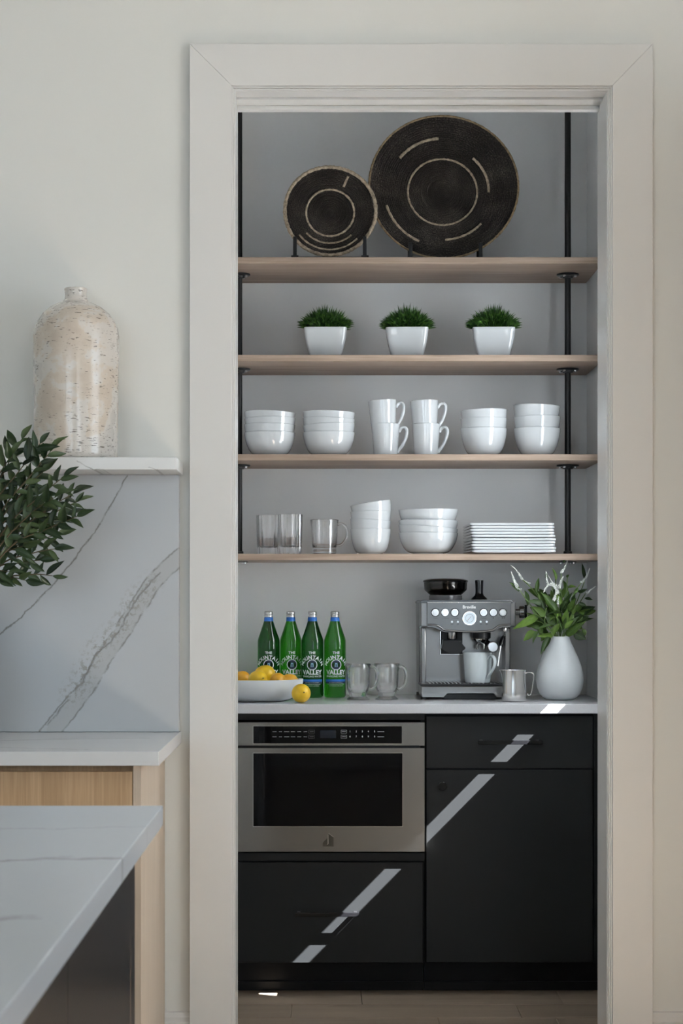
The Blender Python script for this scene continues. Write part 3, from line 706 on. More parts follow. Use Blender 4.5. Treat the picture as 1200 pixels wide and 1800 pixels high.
# ------------------------------------------------------------------ bowls, mugs, plates
def bowl_mesh(R, H, rb, t=.003, seg=64):
    AM = math.radians(78)
    out = [(0, .0025), (rb*.80, .0025), (rb*.84, 0), (rb*.97, 0)]
    for i in range(13):
        a = AM*i/12; out.append((rb+(R-rb)*math.sin(a)/math.sin(AM), .003+(H-.003)*(1-math.cos(a))/(1-math.cos(AM))))
    inn = []
    for i in range(12, -1, -1):
        a = AM*i/12; inn.append((rb-t*.5+(R-rb-t*.5)*math.sin(a)/math.sin(AM), .003+t+(H-.003-t)*(1-math.cos(a))/(1-math.cos(AM))))
    return lathe(out+[(R-t*.25, H+.0008)]+inn[1:]+[(0, .003+t)], seg, 45)
UP = ['bottom', 'second', 'third', 'fourth']
def bowl_stack(px, D, zs, R, H, rb, levels, where, group):
    me = bowl_mesh(R, H, rb); n = len(levels)
    for i, (dz, tx, ty, dx) in enumerate(levels):
        pos = 'top' if i == n-1 else ('bottom' if i == 0 else ('second from the bottom' if i == 1 else 'third from the bottom'))
        lab = 'white porcelain bowl, %s of the stack %s' % (pos, where)
        t = thing('bowl', lab, 'bowl', (X(px, D)+dx-H*math.sin(math.radians(ty)), D, zs+.0004+dz), group, (math.radians(tx), math.radians(ty), 0))
        obj('bowl_body', me, m_white, t)
g3 = 'white bowls stacked on the shelf with mugs'
Db = 6.44; kb = Db/F
bowl_stack(474, Db, STOP[2], 45*kb, .077, .0455, [(0, 0, 0, 0), (.0265, 0, .6, 0), (.0475, 0, -.8, .001), (.067, 0, 2, .001)], 'beside the left post', g3)
bowl_stack(577.5, Db, STOP[2], 46*kb, .077, .0455, [(0, 0, 0, 0), (.0265, 0, -2.6, 0), (.0455, 0, 2.0, 0), (.067, 0, 1.2, 0)], 'left of the stacked mugs', g3)
bowl_stack(850, Db, STOP[2], 41*kb, .090, .0405, [(0, 0, 0, 0), (.033, 0, -.5, 0), (.061, 0, -1.5, 0)], 'right of the stacked mugs', g3)
bowl_stack(943.5, Db, STOP[2], 41*kb, .091, .0405, [(0, 0, 0, 0), (.038, 0, -1, 0), (.075, 0, 2.2, -.001)], 'beside the right post', g3)
g4 = 'white bowls stacked on the lowest shelf'
bowl_stack(651, Db, STOP[3], 36*kb, .083, .0395, [(0, 0, 0, 0), (.030, 0, 4, .0005), (.058, 0, -1, .0005), (.087, 0, -9, 0)], 'right of the shelved glass mug', g4)
bowl_stack(752.5, Db, STOP[3], 52.5*kb, .070, .052, [(0, 0, 0, 0), (.020, 0, 4.5, 0), (.041, 0, .5, 0), (.0765, 0, -.5, 0)], 'left of the square plates', g4)

def mug_mesh(r0, r1, H, t=.0035, seg=48):
    p = [(0, .003), (r0*.8, .003), (r0*.84, 0), (r0*.96, 0), (r0, .004)]
    p += [(r0+(r1-r0)*q, .004+(H-.005)*q) for q in (.25, .5, .75, 1)]
    p += [(r1-t*.5, H), (r1-t, H-.001)]+[(r0-t+(r1-r0)*q, .006+(H-.007)*q) for q in (.75, .5, .25, 0)]+[(0, .006)]
    return lathe(p, seg, 40)
def strap_handle(pts, w, th, n=6):                    # flat strap following pts in the x,z plane
    return tube(smooth_path([(p[0], 0, p[1]) for p in pts], n), w, 12, th/w, None, 60) if False else _strap(pts, w, th, n)
def _strap(pts, w, th, n):
    P = smooth_path([(p[0], 0, p[1]) for p in pts], n); vs, fs = [], []; sg = 12
    for i, p in enumerate(P):
        T = (P[min(i+1, len(P)-1)]-P[max(i-1, 0)]).normalized(); nr = Vector((T.z, 0, -T.x))
        for k in range(sg):
            a = 2*PI*k/sg; vs.append(p+nr*th*math.cos(a)+Vector((0, w*math.sin(a), 0)))
    for i in range(len(P)-1):
        for k in range(sg): l = (k+1) % sg; fs.append((i*sg+k, i*sg+l, (i+1)*sg+l, (i+1)*sg+k))
    fs += [tuple(range(sg)), tuple((len(P)-1)*sg+k for k in range(sg))]
    return mesh(vs, fs, 60)
mr0, mr1, mh = .0395, .0468, .107
mug_b = mug_mesh(mr0, mr1, mh)
mug_h = _strap([(.0450, .079), (.0465, .086), (.054, .0945), (.064, .0955), (.0705, .086), (.0685, .066), (.060, .044), (.050, .028), (.0405, .016), (.0400, .010)],   .0085, .0056, 5)
Dm = 6.44
for px, dz, tilt, dx, rz, lab in ((677.5, 0, 0, 0, -.1, 'white mug, lower of the left pair of stacked mugs'), (677.5, .078, -3, -.006, -.12, 'white mug, upper of the left pair of stacked mugs'),
                        (748.5, 0, 0, 0, -.08, 'white mug, lower of the right pair of stacked mugs'), (748.5, .077, -2, -.003, -.1, 'white mug, upper of the right pair of stacked mugs')):
    t = thing('mug', lab, 'mug', (X(px, Dm)+dx, Dm, STOP[2]+.0004+dz), 'white mugs stacked in pairs', (0, math.radians(-tilt*-1), rz))
    obj('mug_body', mug_b, m_white, t); obj('handle', mug_h, m_white, t)

def plate_mesh(h, t=.003, rise=.012):
    o = [(h*.60, 0), (h*.64, 0), (h*.86, .0022), (h*.985, .0042), (h, .0060), (h, .0100), (h*.993, .0116), (h*.98, .0112), (h*.86, .0082), (h*.6, .0068), (h*.3, .0068)]
    return loft([sq_section(q, z, 8, 26) for q, z in o], 50)
ph = 73.5*6.4/F; pl = plate_mesh(ph)
ordn = ['lowest', 'second', 'third', 'fourth', 'fifth', 'sixth', 'seventh', 'eighth', 'ninth', 'tenth']
offs = [0, .001, -.0015, -.001, .0005, -.001, -.003, -.0035, -.003, -.004]
zz = 0
for i in range(10):
    lab = 'square white plate, %s' % ('lowest of the plate stack' if i == 0 else 'topmost of the plate stack' if i == 9 else '%s up from the shelf in the plate stack' % ordn[i])
    tag(obj('square_plate', pl, m_white, None, (X(893.5, 6.45)+offs[i], 6.445+.4*offs[i], STOP[3]+.0004+zz), (0, 0, math.radians(2.2+offs[i]*300))), lab, 'plate', 'stacked square plates')
    zz += .0094 if i != 4 else .0115

# ------------------------------------------------------------------ glasses
def tumbler_mesh():
    R, H = .0385, .131; n = 12
    rf = lambda a, z: 1+.055*math.cos(n*a)*(1 if z > .004 else .6)
    p = [(0, .0012), (R*.86, 0), (R*.96, .003), (R*.965, .02), (R*.98, H*.6), (R*1.0, H-.002), (R*.985, H), (R*.93, H-.001), (R*.88, H*.6), (R*.80, .030), (R*.62, .0235), (0, .022)]
    return lathe(p, 120, 50, rf)
tm = tumbler_mesh()
for px, D, lab in ((472, 6.47, 'clear fluted drinking glass nearest the left post'), (510, 6.42, 'clear fluted drinking glass next to the glass mug')):
    t = thing('fluted_glass', lab, 'glass', (X(px, D), D, STOP[3]+.0004), 'fluted glasses on the lowest shelf', (0, 0, .13 if px > 480 else 0))
    obj('glass_body', tm, m_glass, t)
def gmug(label, px, D, zs, prof, hpts, rz, hw=.0042):
    t = thing('glass_mug', label, 'mug', (X(px, D), D, zs+.0004), 'clear glass mugs', (0, 0, rz))
    obj('glass_body', lathe(prof, 64, 45), m_glass, t); obj('handle', tube(smooth_path([(p[0], 0, p[1]) for p in hpts], 6), hw, 12), m_glass, t)
R = .047; H = .114
gmug('clear glass mug beside the fluted glasses on the lowest shelf', 570, 6.43, STOP[3],
     [(0, .004), (.034, .004), (.037, 0), (.0395, .002), (.0395, .014), (.0385, .018), (.0415, .030), (.0425, .06), (.0435, .09), (.0475, H-.001), (.0465, H), (.0435, H-.005), (.0405, .09), (.0395, .06), (.0385, .034), (.033, .023), (0, .021)],
     [(.0425, .098), (.055, .101), (.070, .092), (.0755, .072), (.071, .05), (.057, .033), (.0405, .028)], -.1)
pr2 = [(0, .005), (.026, .005), (.034, 0), (.0375, .001), (.038, .004), (.030, .009), (.0275, .013), (.0295, .020), (.0355, .036), (.0375, .06), (.0385, .09), (.0420, .1165), (.041, .118), (.0385, .1145), (.0355, .09), (.0345, .06), (.0325, .04), (.026, .028), (0, .025)]
hp2 = [(.0385, .106), (.048, .109), (.060, .100), (.0655, .08), (.062, .056), (.052, .040), (.043, .035), (.0365, .039)]
gmug('clear footed glass mug, nearer the green bottles', 629, 6.34, ZC, pr2, hp2, -.25, .0055)
gmug('clear footed glass mug, nearer the coffee machine', 679.5, 6.36, ZC, pr2, hp2, -.3, .0055)

# ------------------------------------------------------------------ green bottles
m_green = clear_glass('green_bottle_glass', (.13, .62, .10), 1.45, .10, 0, (.050, .38, .022), .25)
m_greend = clear_glass('deep_green_bottle_glass', (.05, .42, .06), 1.45, .10, 0, (.014, .17, .018), .25)
m_cap = steel('aluminium_cap', (.62, .62, .62), .28, (4, 4, 300))
m_blue = M('blue_print', (.02, .16, .55), .45); m_navy = M('navy_print', (.012, .03, .055), .5); m_wprint = M('white_print', (.70, .76, .74), .45); m_paleblue = M('pale_blue_print', (.22, .42, .52), .45)
RB = .0368
Bn = 6.52; kbn = Bn/F; base_py = 1060+.316*F/Bn
def bh(zy): return (base_py-(1060+zy*180/1200))*kbn    # crop row -> height above counter
bprof = [(0, .004), (.026, .003), (.031, 0), (.0345, .002), (RB, .007), (RB, bh(460)), (RB*.985, bh(435)), (RB*.94, bh(410)), (RB*.80, bh(360)), (RB*.62, bh(290)), (RB*.48, bh(235)), (RB*.405, bh(205)), (RB*.385, bh(165)), (RB*.36, bh(150)), (0, bh(150))]
bot_me = lathe(bprof, 56, 45); bot_d = bot_me.copy()
capm = lathe([(0, bh(150)+.0002), (RB*.40, bh(150)+.0002), (RB*.415, bh(147)), (RB*.41, bh(138)), (RB*.39, bh(133)), (RB*.415, bh(128)), (RB*.415, bh(110)), (RB*.37, bh(100)), (0, bh(98))], 36, 30)
capm.materials.append(m_cap)
ringm = lathe([(RB*.39, bh(168)), (RB*.40, bh(166)), (RB*.395, bh(152)), (RB*.37, bh(150.5))], 36, 30)
bandm = lathe([(RB*.415, bh(216)), (RB*.43, bh(215)), (RB*.405, bh(170)), (RB*.39, bh(169))], 36, 30)
Rp = RB+.0003
def zt_(zy): return bh(zy)
px2m = kbn*.15                                        # one crop pixel in metres
fw = Flat(); ccx = 0; czz = bh(722)
word = 'MOUNTAIN'; angs = [-75, -53, -31, -10, 10, 29, 50, 74]
for ch, an in zip(word, angs):
    th = math.radians(an); fw.text(ch, .0178, .0385*math.sin(th), bh(735)+.0282*math.cos(th), -th*.85, .03, 1.0)
fw.text('THE', .0115, 0, bh(583), 0, .03, 1.1)
fw.text('VALLEY', .0205, 0, bh(812), 0, .035, 1.02)
fw.text('SPARKLING WATER', .0080, 0, bh(858), 0, .012, 1.0)
fw.ring(0, czz, 54*px2m, 63*px2m)
fs = Flat(); fs.text('BOTTLED AT THE SOURCE', .0040, 0, bh(930)); fs.text('IN THE OUACHITA MOUNTAINS', .0042, 0, bh(948)); fs.text('HOT SPRINGS, ARKANSAS', .0042, 0, bh(968))
fe = Flat()                                           # small waterfall-and-cliffs emblem
fe.add([(-.0052, -.006), (-.0015, -.0072), (-.0022, .003), (-.0042, .0055)], [(0, 1, 2, 3)], 0, czz).add([(.0012, -.0072), (.0052, -.006), (.0046, .0055), (.0022, .0028)], [(0, 1, 2, 3)], 0, czz).add([(-.0040, .0062), (.0040, .0062), (.0016, .0015), (-.0016, .0015)], [(0, 1, 2, 3)], 0, czz)
disc = Flat().ring(0, czz, .0001, 55*px2m)
barF = Flat().rect(-.040, .040, bh(918), bh(893), 16)
labP = Flat().rect(-.040, .040, bh(940), bh(893), 16)
parts = dict(lettering=fw.cyl(Rp+.0002), small_print=fs.cyl(Rp+.0003), emblem_mark=fe.cyl(Rp+.0004), emblem_disc=disc.cyl(Rp), stripe=barF.cyl(Rp+.0002), print_band=labP.cyl(Rp+.0001))
for px, D, rz, dark, lab in ((472, 6.52, .02, True, 'green glass water bottle behind the lemon bowl, farthest left'), (511, 6.545, .12, False, 'green glass water bottle, second from the left'),
                             (549, 6.515, -.03, True, 'dark green water bottle standing behind the loose lemon'), (588.5, 6.525, .1, False, 'bright green water bottle beside the footed glass mugs')):
    t = thing('water_bottle', lab, 'bottle', (X(px, D), D, ZC+.0004), 'green water bottles on the counter', (0, 0, rz))
    gb = obj('glass_body', bot_d if dark else bot_me, m_greend if dark else m_green, t); c = obj('cap', capm, m_cap, t); obj('cap_ring', ringm, m_cap, c); obj('neck_band', bandm, m_blue, t)
    for n_, me in parts.items():
        obj(n_, me, {'lettering': m_wprint, 'small_print': m_wprint, 'emblem_mark': m_paleblue, 'emblem_disc': m_navy, 'stripe': m_blue, 'print_band': m_navy}[n_], t)

# ------------------------------------------------------------------ fruit bowl and lemons
Df = 6.30
def lemon_mat(name, c):
    m = M(name, c, .38, spec=.45); v = coords(m); n = noise_n(m, v, 14, 3); L(m, ramp(m, n, [(.3, tuple(q*.75 for q in c)), (.65, c)]), B(m).inputs['Base Color']); bump(m, noise_n(m, v, 260, 2), .35, .0015); return m
m_lem = lemon_mat('lemon_peel', (.82, .52, .02)); m_ora = lemon_mat('ripe_lemon_peel', (.80, .40, .025))
fb = thing('fruit_bowl', 'wide shallow white bowl holding lemons', 'bowl', (X(447, Df), Df, ZC+.0004))
def fbp():
    Rf, Hf, rb = .158, .070, .088; o = [(0, .003), (rb*.85, .003), (rb*.9, 0), (rb, 0)]
    for i in range(1, 11): q = i/10; o.append((rb+(Rf-rb)*math.sin(q*PI/2)**.95, Hf*(1-math.cos(q*PI/2))**.92))
    i_ = [(rb-.003+(Rf-.004-rb)*math.sin(q*PI/2)**.95, .005+(Hf-.005)*(1-math.cos(q*PI/2))**.92) for q in (1, .9, .8, .65, .5, .35, .2, .05)]
    return lathe(o+[(Rf-.002, Hf+.0012)]+i_[1:]+[(0, .0055)], 72, 45)
obj('bowl_body', fbp(), m_matte, fb)
def lemon_me(r, l):
    pr = []
    for i in range(19):
        a = PI*i/18; z = -l*math.cos(a); q = r*math.sin(a)**.9
        if i >= 17: q = r*(.13 if i == 17 else 0); z = l*(1.02 if i == 17 else 1.09)
        elif i == 16: q = r*.30; z = l*.965
        pr.append((q, z))
    return lathe(pr, 28, 70)
lem = lemon_me(.0300, .0345); lem2 = lemon_me(.0262, .031)
stem = lathe([(0, -.001), (.0028, -.001), (.0022, .001), (0, .0015)], 8)
m_stem = M('stem_scar', (.16, .12, .03), .7)
for px, py, D, me, mt, rot, lab in ((424, 1194, 6.31, lem2, m_ora, (1.2, .3, 1), 'lemon peeping from behind the left jamb in the bowl'), (453, 1195, 6.24, lem, m_lem, (1.3, .9, .3), 'large yellow lemon at the front of the bowl'),
        (465, 1185.5, 6.32, lem, m_lem, (.5, 1.3, .3), 'topmost lemon of the pile in the bowl'), (488, 1197, 6.25, lem2, m_ora, (1.5, .2, .1), 'orange-tinged lemon right of the large one in the bowl'), (507, 1199, 6.30, lem2, m_ora, (.9, 1.1, .9), 'rightmost lemon inside the bowl'),
        (529, 1219.3, 6.16, lem, m_lem, (1.45, .12, .25), 'single lemon lying loose on the counter')):
    p = at(px, py, D)
    if 'loose' in lab: p.z = ZC+.0306
    t = thing('lemon', lab, 'lemon', p, 'lemons', rot); obj('peel', me, mt, t); obj('stem_end', stem, m_stem, t, (0, 0, (.0345*1.09 if me is lem else .031*1.09)))

# ------------------------------------------------------------------ espresso machine
YE = 6.38; xe = (X(737, YE)+X(905, YE))/2
es = thing('espresso_machine', 'stainless steel espresso machine with a bean hopper on top', 'coffee machine', (xe, YE, ZC+.0004))
def ex(px, d=0): return X(px, YE+d)-xe
def ez(py, d=0): return Z(py, YE+d)-ZC-.0004
cr = lambda zx: 730+zx*190/1200
crz = lambda zy: 1000+zy*240/1516
def EX(zx, d=0): return ex(cr(zx), d)
def EZ(zy, d=0): return ez(crz(zy), d)
xl, xr = EX(45, .1), EX(1065, .1)
# back body and side columns
obj('rear_body', box(xl, xr, .145, .325, .012, EZ(345, .1)-.004, .006, 3), m_steelm, es)
obj('side_column', box(xl+.004, EX(130), .07, .1448, .045, EZ(650, .07), .004), m_steelm, es)
obj('side_column', box(EX(1010), xr-.006, .07, .1448, .045, EZ(650, .07), .004), m_steelm, es)
obj('back_plate', box(EX(130)+.0005, EX(1010)-.0005, .138, .1447, .05, EZ(660, .1)), m_steelm, es)
# head with curved lower edge
xs0, xs1 = EX(130), EX(1062)
def head_poly(top, inset=0):
    low = [(130, 648), (185, 650), (235, 665), (285, 692), (330, 705), (820, 702), (870, 694), (920, 665), (965, 650), (1062, 645)]
    return [(EX(130)+inset, EZ(top))]+[(EX(a), EZ(b)) for a, b in low]+[(EX(1062)-inset, EZ(top))]
obj('head_front', prism(head_poly(365), 0.0, .02, .0015), m_fascia, es)
obj('head_body', prism([(xl, EZ(360, .05)), (xl, EZ(640, .05)), (xr+.006, EZ(640, .05)), (xr+.006, EZ(360, .05))], .0205, .1445, .003), m_steelm, es)
obj('top_deck', prism([(xl-.001, EZ(380)), (EX(48), EZ(365)), (EX(75), EZ(345)), (EX(1060), EZ(345)), (EX(1092), EZ(370)), (EX(1092), EZ(380))], .012, .32, .002), M('dark_steel_deck', (.16, .165, .17), .3, 1.0), es)
hl = obj('lip', tube([(EX(132), -.001, EZ(372)), (EX(1060), -.001, EZ(372))], .0016, 8), m_chrome, es)
swoosh = [(140, 612), (230, 618), (285, 645), (335, 672), (600, 690), (820, 680), (880, 655), (935, 622), (1055, 612)]
obj('brow_trim', _strap([(EX(a), EZ(b+8)) for a, b in swoosh], .0045, .0034, 4), m_steelm, es)
# buttons, gauge, lamps, lettering
def button(zx, zy, dial=False):
    b = obj('dial' if dial else 'button', disc_y(.0120 if not dial else .0125, -.0035, .0, EX(zx), EZ(zy), 28, .001), m_chrome, es)
    obj('button_surround', disc_y(.0142, -.0008, 0, EX(zx), EZ(zy), 28), m_black, b)
    obj('button_face', disc_y(.0098, -.005 if not dial else -.014, -.0036, EX(zx), EZ(zy), 28, .0012), m_white if not dial else m_chrome, b)
for a in (220, 436, 757, 865, 970): button(a, 484)
button(328, 484, True)
gz, gx = EZ(548), EX(598)
ga = obj('gauge', disc_y(.0243, -.006, 0, gx, gz, 40, .002), m_chrome, es)
obj('gauge_face', disc_y(.0205, -.0066, -.0061, gx, gz, 40), M('gauge_white', (.62, .70, .76), .3), ga)
gd = Flat().ring(gx, gz, .0125, .0137); obj('gauge_scale', gd.plane(-.0068), m_dimprint, ga)
nd = Flat().add([(-.0006, -.011), (.0006, -.011), (.0003, .009), (-.0003, .009)], [(0, 1, 2, 3)], gx, gz, -.75); obj('gauge_needle', nd.plane(-.007), M('needle_brown', (.2, .06, .04), .5), ga)
for a in (405, 470, 722, 790): obj('indicator_lamp', disc_y(.0035, -.002, 0, EX(a), EZ(588), 14, .0008), m_white, es)
obj('brand_lettering', Flat().text('Breville', .0145, EX(595), EZ(424), 0, .012).plane(-.0004), M('brand_print', (.80, .80, .80), .4), es)
fk = Flat()
for s, a, r in (('POWER', 222, 547), ('FILTER SIZE', 330, 547), ('GRIND SIZE', 440, 547), ('PROGRAM', 757, 547)): fk.text(s, .0042, EX(a), EZ(r))
for a in (862, 868, 960, 966, 984, 990): fk.rect(EX(a)-.0007, EX(a)+.0007, EZ(549), EZ(540))
for a in (405, 470, 725, 790): fk.rect(EX(a)-.0035, EX(a)+.0035, EZ(617), EZ(612))
obj('panel_print', fk.plane(-.0004), M('black_print', (.02, .02, .02), .5), es)
# grinder outlet in its recess
d = .09
go = obj('grinder_outlet', lathe([(0, EZ(780, d)), (.0165, EZ(780, d)), (.0175, EZ(770, d)), (.0175, EZ(705, d)), (0, EZ(705, d))], 32), m_steelm, es, (EX(405, d), d, 0))
obj('recess_frame', boxes([(EX(270, .13), EX(283, .13), .125, .138, EZ(955, .13), EZ(690, .13)), (EX(283, .13), EX(520, .13), .125, .138, EZ(955, .13), EZ(942, .13))], .001), m_chrome, es)
obj('recess', box(EX(284, .13), EX(520, .13), .128, .1378, EZ(941, .13), EZ(690, .13)), m_black, es)
obj('grinder_cradle', prism([(EX(300, d), EZ(786, d)), (EX(300, d), EZ(825, d)), (EX(285, d), EZ(880, d)), (EX(300, d), EZ(905, d)), (EX(380, d), EZ(945, d)), (EX(470, d), EZ(945, d)), (EX(545, d), EZ(890, d)), (EX(552, d), EZ(875, d)), (EX(515, d), EZ(830, d)), (EX(505, d), EZ(786, d))], .07, .125, .002), m_black, es)
# group head, portafilter with silver end cap, spouts
gh = obj('group_head', lathe([(0, EZ(778, d)), (.027, EZ(778, d)), (.028, EZ(770, d)), (.028, EZ(705, d)), (0, EZ(705, d))], 36), m_steelm, es, (EX(730, d), .085, 0))
obj('group_collar', lathe([(.0285, EZ(772, d)), (.031, EZ(768, d)), (.031, EZ(706, d)), (.0285, EZ(706, d))], 36), m_black, es, (EX(730, d), .085, 0))
pf = obj('portafilter', lathe([(0, EZ(815, d)), (.016, EZ(815, d)), (.022, EZ(805, d)), (.0255, EZ(785, d)), (.0255, EZ(779, d)), (0, EZ(779, d))], 32), m_chrome, es, (EX(725, d), .085, 0))
hx, hz = EX(862, -.03), EZ(866, -.03)
obj('portafilter_handle', tube(smooth_path([(EX(740, d)-EX(725, d), -.02, EZ(795, d)), (EX(800, .03)-EX(725, d), -.05, EZ(825, .03)), (hx-EX(725, d), -.105, hz)], 6), [.007]*6+[.010]*6+[.0125], 16), m_blackgloss, pf)
obj('handle_end_cap', disc_y(.0165, -.111, -.1055, hx-EX(725, d), hz, 32, .002), m_chrome, pf)
obj('handle_ring', disc_y(.0185, -.1053, -.096, hx-EX(725, d), hz, 32, .001), m_blackgloss, pf)
for dx, s in ((-.011, -1), (.008, 1)):
    obj('spout', tube(smooth_path([(0, -.004, EZ(816, d)), (dx*.9, -.006, EZ(830, d)), (dx*1.2, -.006, EZ(860, d)), (dx*1.1, -.006, EZ(890, d))], 4), .0048, 12), m_steelm, pf)
# steam wand
w = d
wa = obj('steam_wand', tube(smooth_path([(EX(988, w), .07, EZ(670, w)), (EX(975, w), .06, EZ(740, w)), (EX(935, w), .045, EZ(840, w)), (EX(918, w), .04, EZ(920, w)), (EX(895, w), .035, EZ(1075, w))], 6), .0032, 12), m_chrome, es)
obj('wand_grip', tube(smooth_path([(EX(972, w), .06, EZ(745, w)), (EX(950, w), .052, EZ(800, w)), (EX(936, w), .045, EZ(855, w))], 4), [.005, .007, .008, .0085, .0085, .008, .008, .007, .006], 14), m_blackgloss, wa)
obj('wand_joint', lathe([(0, -.006), (.008, -.006), (.009, 0), (.008, .008), (0, .008)], 20), m_chrome, wa, (EX(988, w), .07, EZ(672, w)))
# drip tray
def tr(zx, zy): return (EX(zx, -.01), EZ(zy, -.01))
obj('drip_tray', prism([tr(65, 1305), tr(65, 1415), tr(80, 1428), tr(310, 1428), tr(355, 1385), tr(865, 1385), tr(905, 1428), tr(1040, 1428), tr(1060, 1415), tr(1060, 1305)], -.012, .137, .002), m_steelm, es)
obj('tray_rim', box(tr(55, 0)[0], tr(1068, 0)[0], -.010, .137, EZ(1303, -.01)+.0003, EZ(1278, -.01), .002), m_black, es)
obj('tray_base', box(EX(320, 0), EX(900, 0), .004, .136, .0008, EZ(1388), .001), m_black, es)
grate = [(EX(150)+i*.0125, EX(150)+i*.0125+.0055, -.002, .13, EZ(1278, -.01)+.0002, EZ(1278, -.01)+.0025) for i in range(20) if EX(150)+i*.0125+.006 < EX(1000)]
obj('drip_grate', boxes(grate), m_steelm, es)
for x in (EX(100), EX(1000)):
    for y in (.01, .30): obj('foot', lathe([(0, 0), (.012, 0), (.012, .0115), (0, .0115)], 16), m_black, es, (x, y, 0))
# hopper
dh = .16; hx = EX(334, dh); top = EZ(345, .05)
def hz_(zy): return EZ(zy, dh)
hr = 250*(190/1200)*(YE+dh)/F
ho = obj('hopper', lathe([(0, hz_(292)), (hr*.69, hz_(291)), (hr*.72, hz_(284)), (hr*.93, hz_(236)), (hr*.95, hz_(222)), (hr*.965, hz_(150)), (hr*.93, hz_(150)), (hr*.91, hz_(223)), (hr*.89, hz_(236)), (hr*.68, hz_(280)), (0, hz_(284))], 48, 35), m_smoke, es, (hx, dh, 0))
obj('hopper_lid', lathe([(0, hz_(148)), (hr*.99, hz_(148)), (hr, hz_(138)), (hr*.985, hz_(126)), (hr*.8, hz_(112)), (0, hz_(105))], 48, 30), m_blackgloss, ho)
obj('beans', lathe([(0, hz_(282)), (hr*.64, hz_(278)), (hr*.85, hz_(238)), (hr*.84, hz_(226)), (hr*.6, hz_(208)), (0, hz_(196))], 32), m_bean, ho)
obj('hopper_collar', lathe([(0, top+.0003), (hr*.725, top+.0003), (hr*.735, hz_(335)), (hr*.735, hz_(296)), (hr*.70, hz_(293)), (0, hz_(293))], 40), m_grey, ho)
# tamper parked on the deck
dt = .14
tp = thing('tamper', 'black coffee tamper standing on the espresso machine', 'tamper', (xe+EX(707, dt), YE+dt, ZC+.0004+EZ(345, .05)+.0008))
zt0 = EZ(345, .05)
def tz(zy): return EZ(zy, dt)-zt0
obj('handle', lathe([(0, .0005), (.0268, .0005), (.0272, .003), (.023, .008), (.016, .014), (.0135, .020), (.0128, .026), (.0132, .045), (.0142, tz(135)), (.0138, tz(127)), (0, tz(125))], 36, 40), m_blackgloss, tp)
# side knob of the steam valve
sk = obj('steam_knob', lathe([(0, 0), (.010, 0), (.010, .016), (.019, .016), (.020, .018), (.020, .030), (.018, .032), (0, .032)], 28), m_steelm, es, (xr+.0064, .06, EZ(480, .06)), (0, PI/2, 0))
obj('knob_fin', box(-.024, .024, -.004, .004, .033, .041, .001), m_blackgloss, sk)
# cup on the tray
cu = thing('coffee_cup', 'pale porcelain mug on the espresso machine drip tray', 'mug', (X(cr(690), YE+.045), YE+.045, ZC+.0004+EZ(1278, -.01)+.003), None, (0, 0, -.85))
kc = (YE+.045)/F*190/1200; ch = (Z(crz(925), YE+.045)-cu.location.z)
obj('mug_body', mug_mesh(142*kc, 163*kc, ch), m_cup, cu)
hx0 = 163*kc
obj('handle', _strap([(hx0*.985, ch*.78), (hx0*1.02, ch*.83), (hx0*1.22, ch*.90), (hx0*1.50, ch*.86), (hx0*1.62, ch*.70), (hx0*1.50, ch*.50), (hx0*1.22, ch*.32), (hx0*1.0, ch*.20), (hx0*.90, ch*.14)], .0068, .0038, 5), m_cup, cu)

# ------------------------------------------------------------------ milk jug
Dj = 6.25; kj = Dj/F
mj = thing('milk_jug', 'small stainless steel milk jug in front of the white vase', 'jug', (X(903, Dj), Dj, ZC+.0004))
jh = Z(1178, Dj)-ZC
rj = 21.5*kj
jb = lathe([(0, .001), (rj*.90, .001), (rj*.97, .003), (rj, .008), (rj*.995, jh*.3), (rj*.965, jh*.6), (rj*.95, jh*.85), (rj*.98, jh-.0005), (rj*.965, jh), (rj*.93, jh*.85), (rj*.945, jh*.6), (rj*.97, .01), (0, .004)], 56, 40)
for v in jb.vertices:                                 # pinch a pouring spout toward the left
    if v.co.z > jh*.8:
        f_ = (v.co.z-jh*.8)/(jh*.2); r = math.hypot(v.co.x, v.co.y); a = math.atan2(v.co.y, -v.co.x)
        k = math.exp(-(a/.35)**2)*f_*.009
        if r > .01: v.co.x -= k
m_jug = steel('jug_steel', (.66, .65, .64), .22, (3, 3, 250)); mj.rotation_euler = (0, 0, -.2)
obj('jug_body', jb, m_jug, mj)
obj('handle', _strap([(rj*.94, jh*.90), (rj*1.2, jh*.93), (rj*1.55, jh*.90), (rj*1.62, jh*.78), (rj*1.52, jh*.5), (rj*1.38, jh*.25), (rj*1.2, jh*.20), (rj*1.12, jh*.26)], .0055, .0020, 5), m_jug, mj)

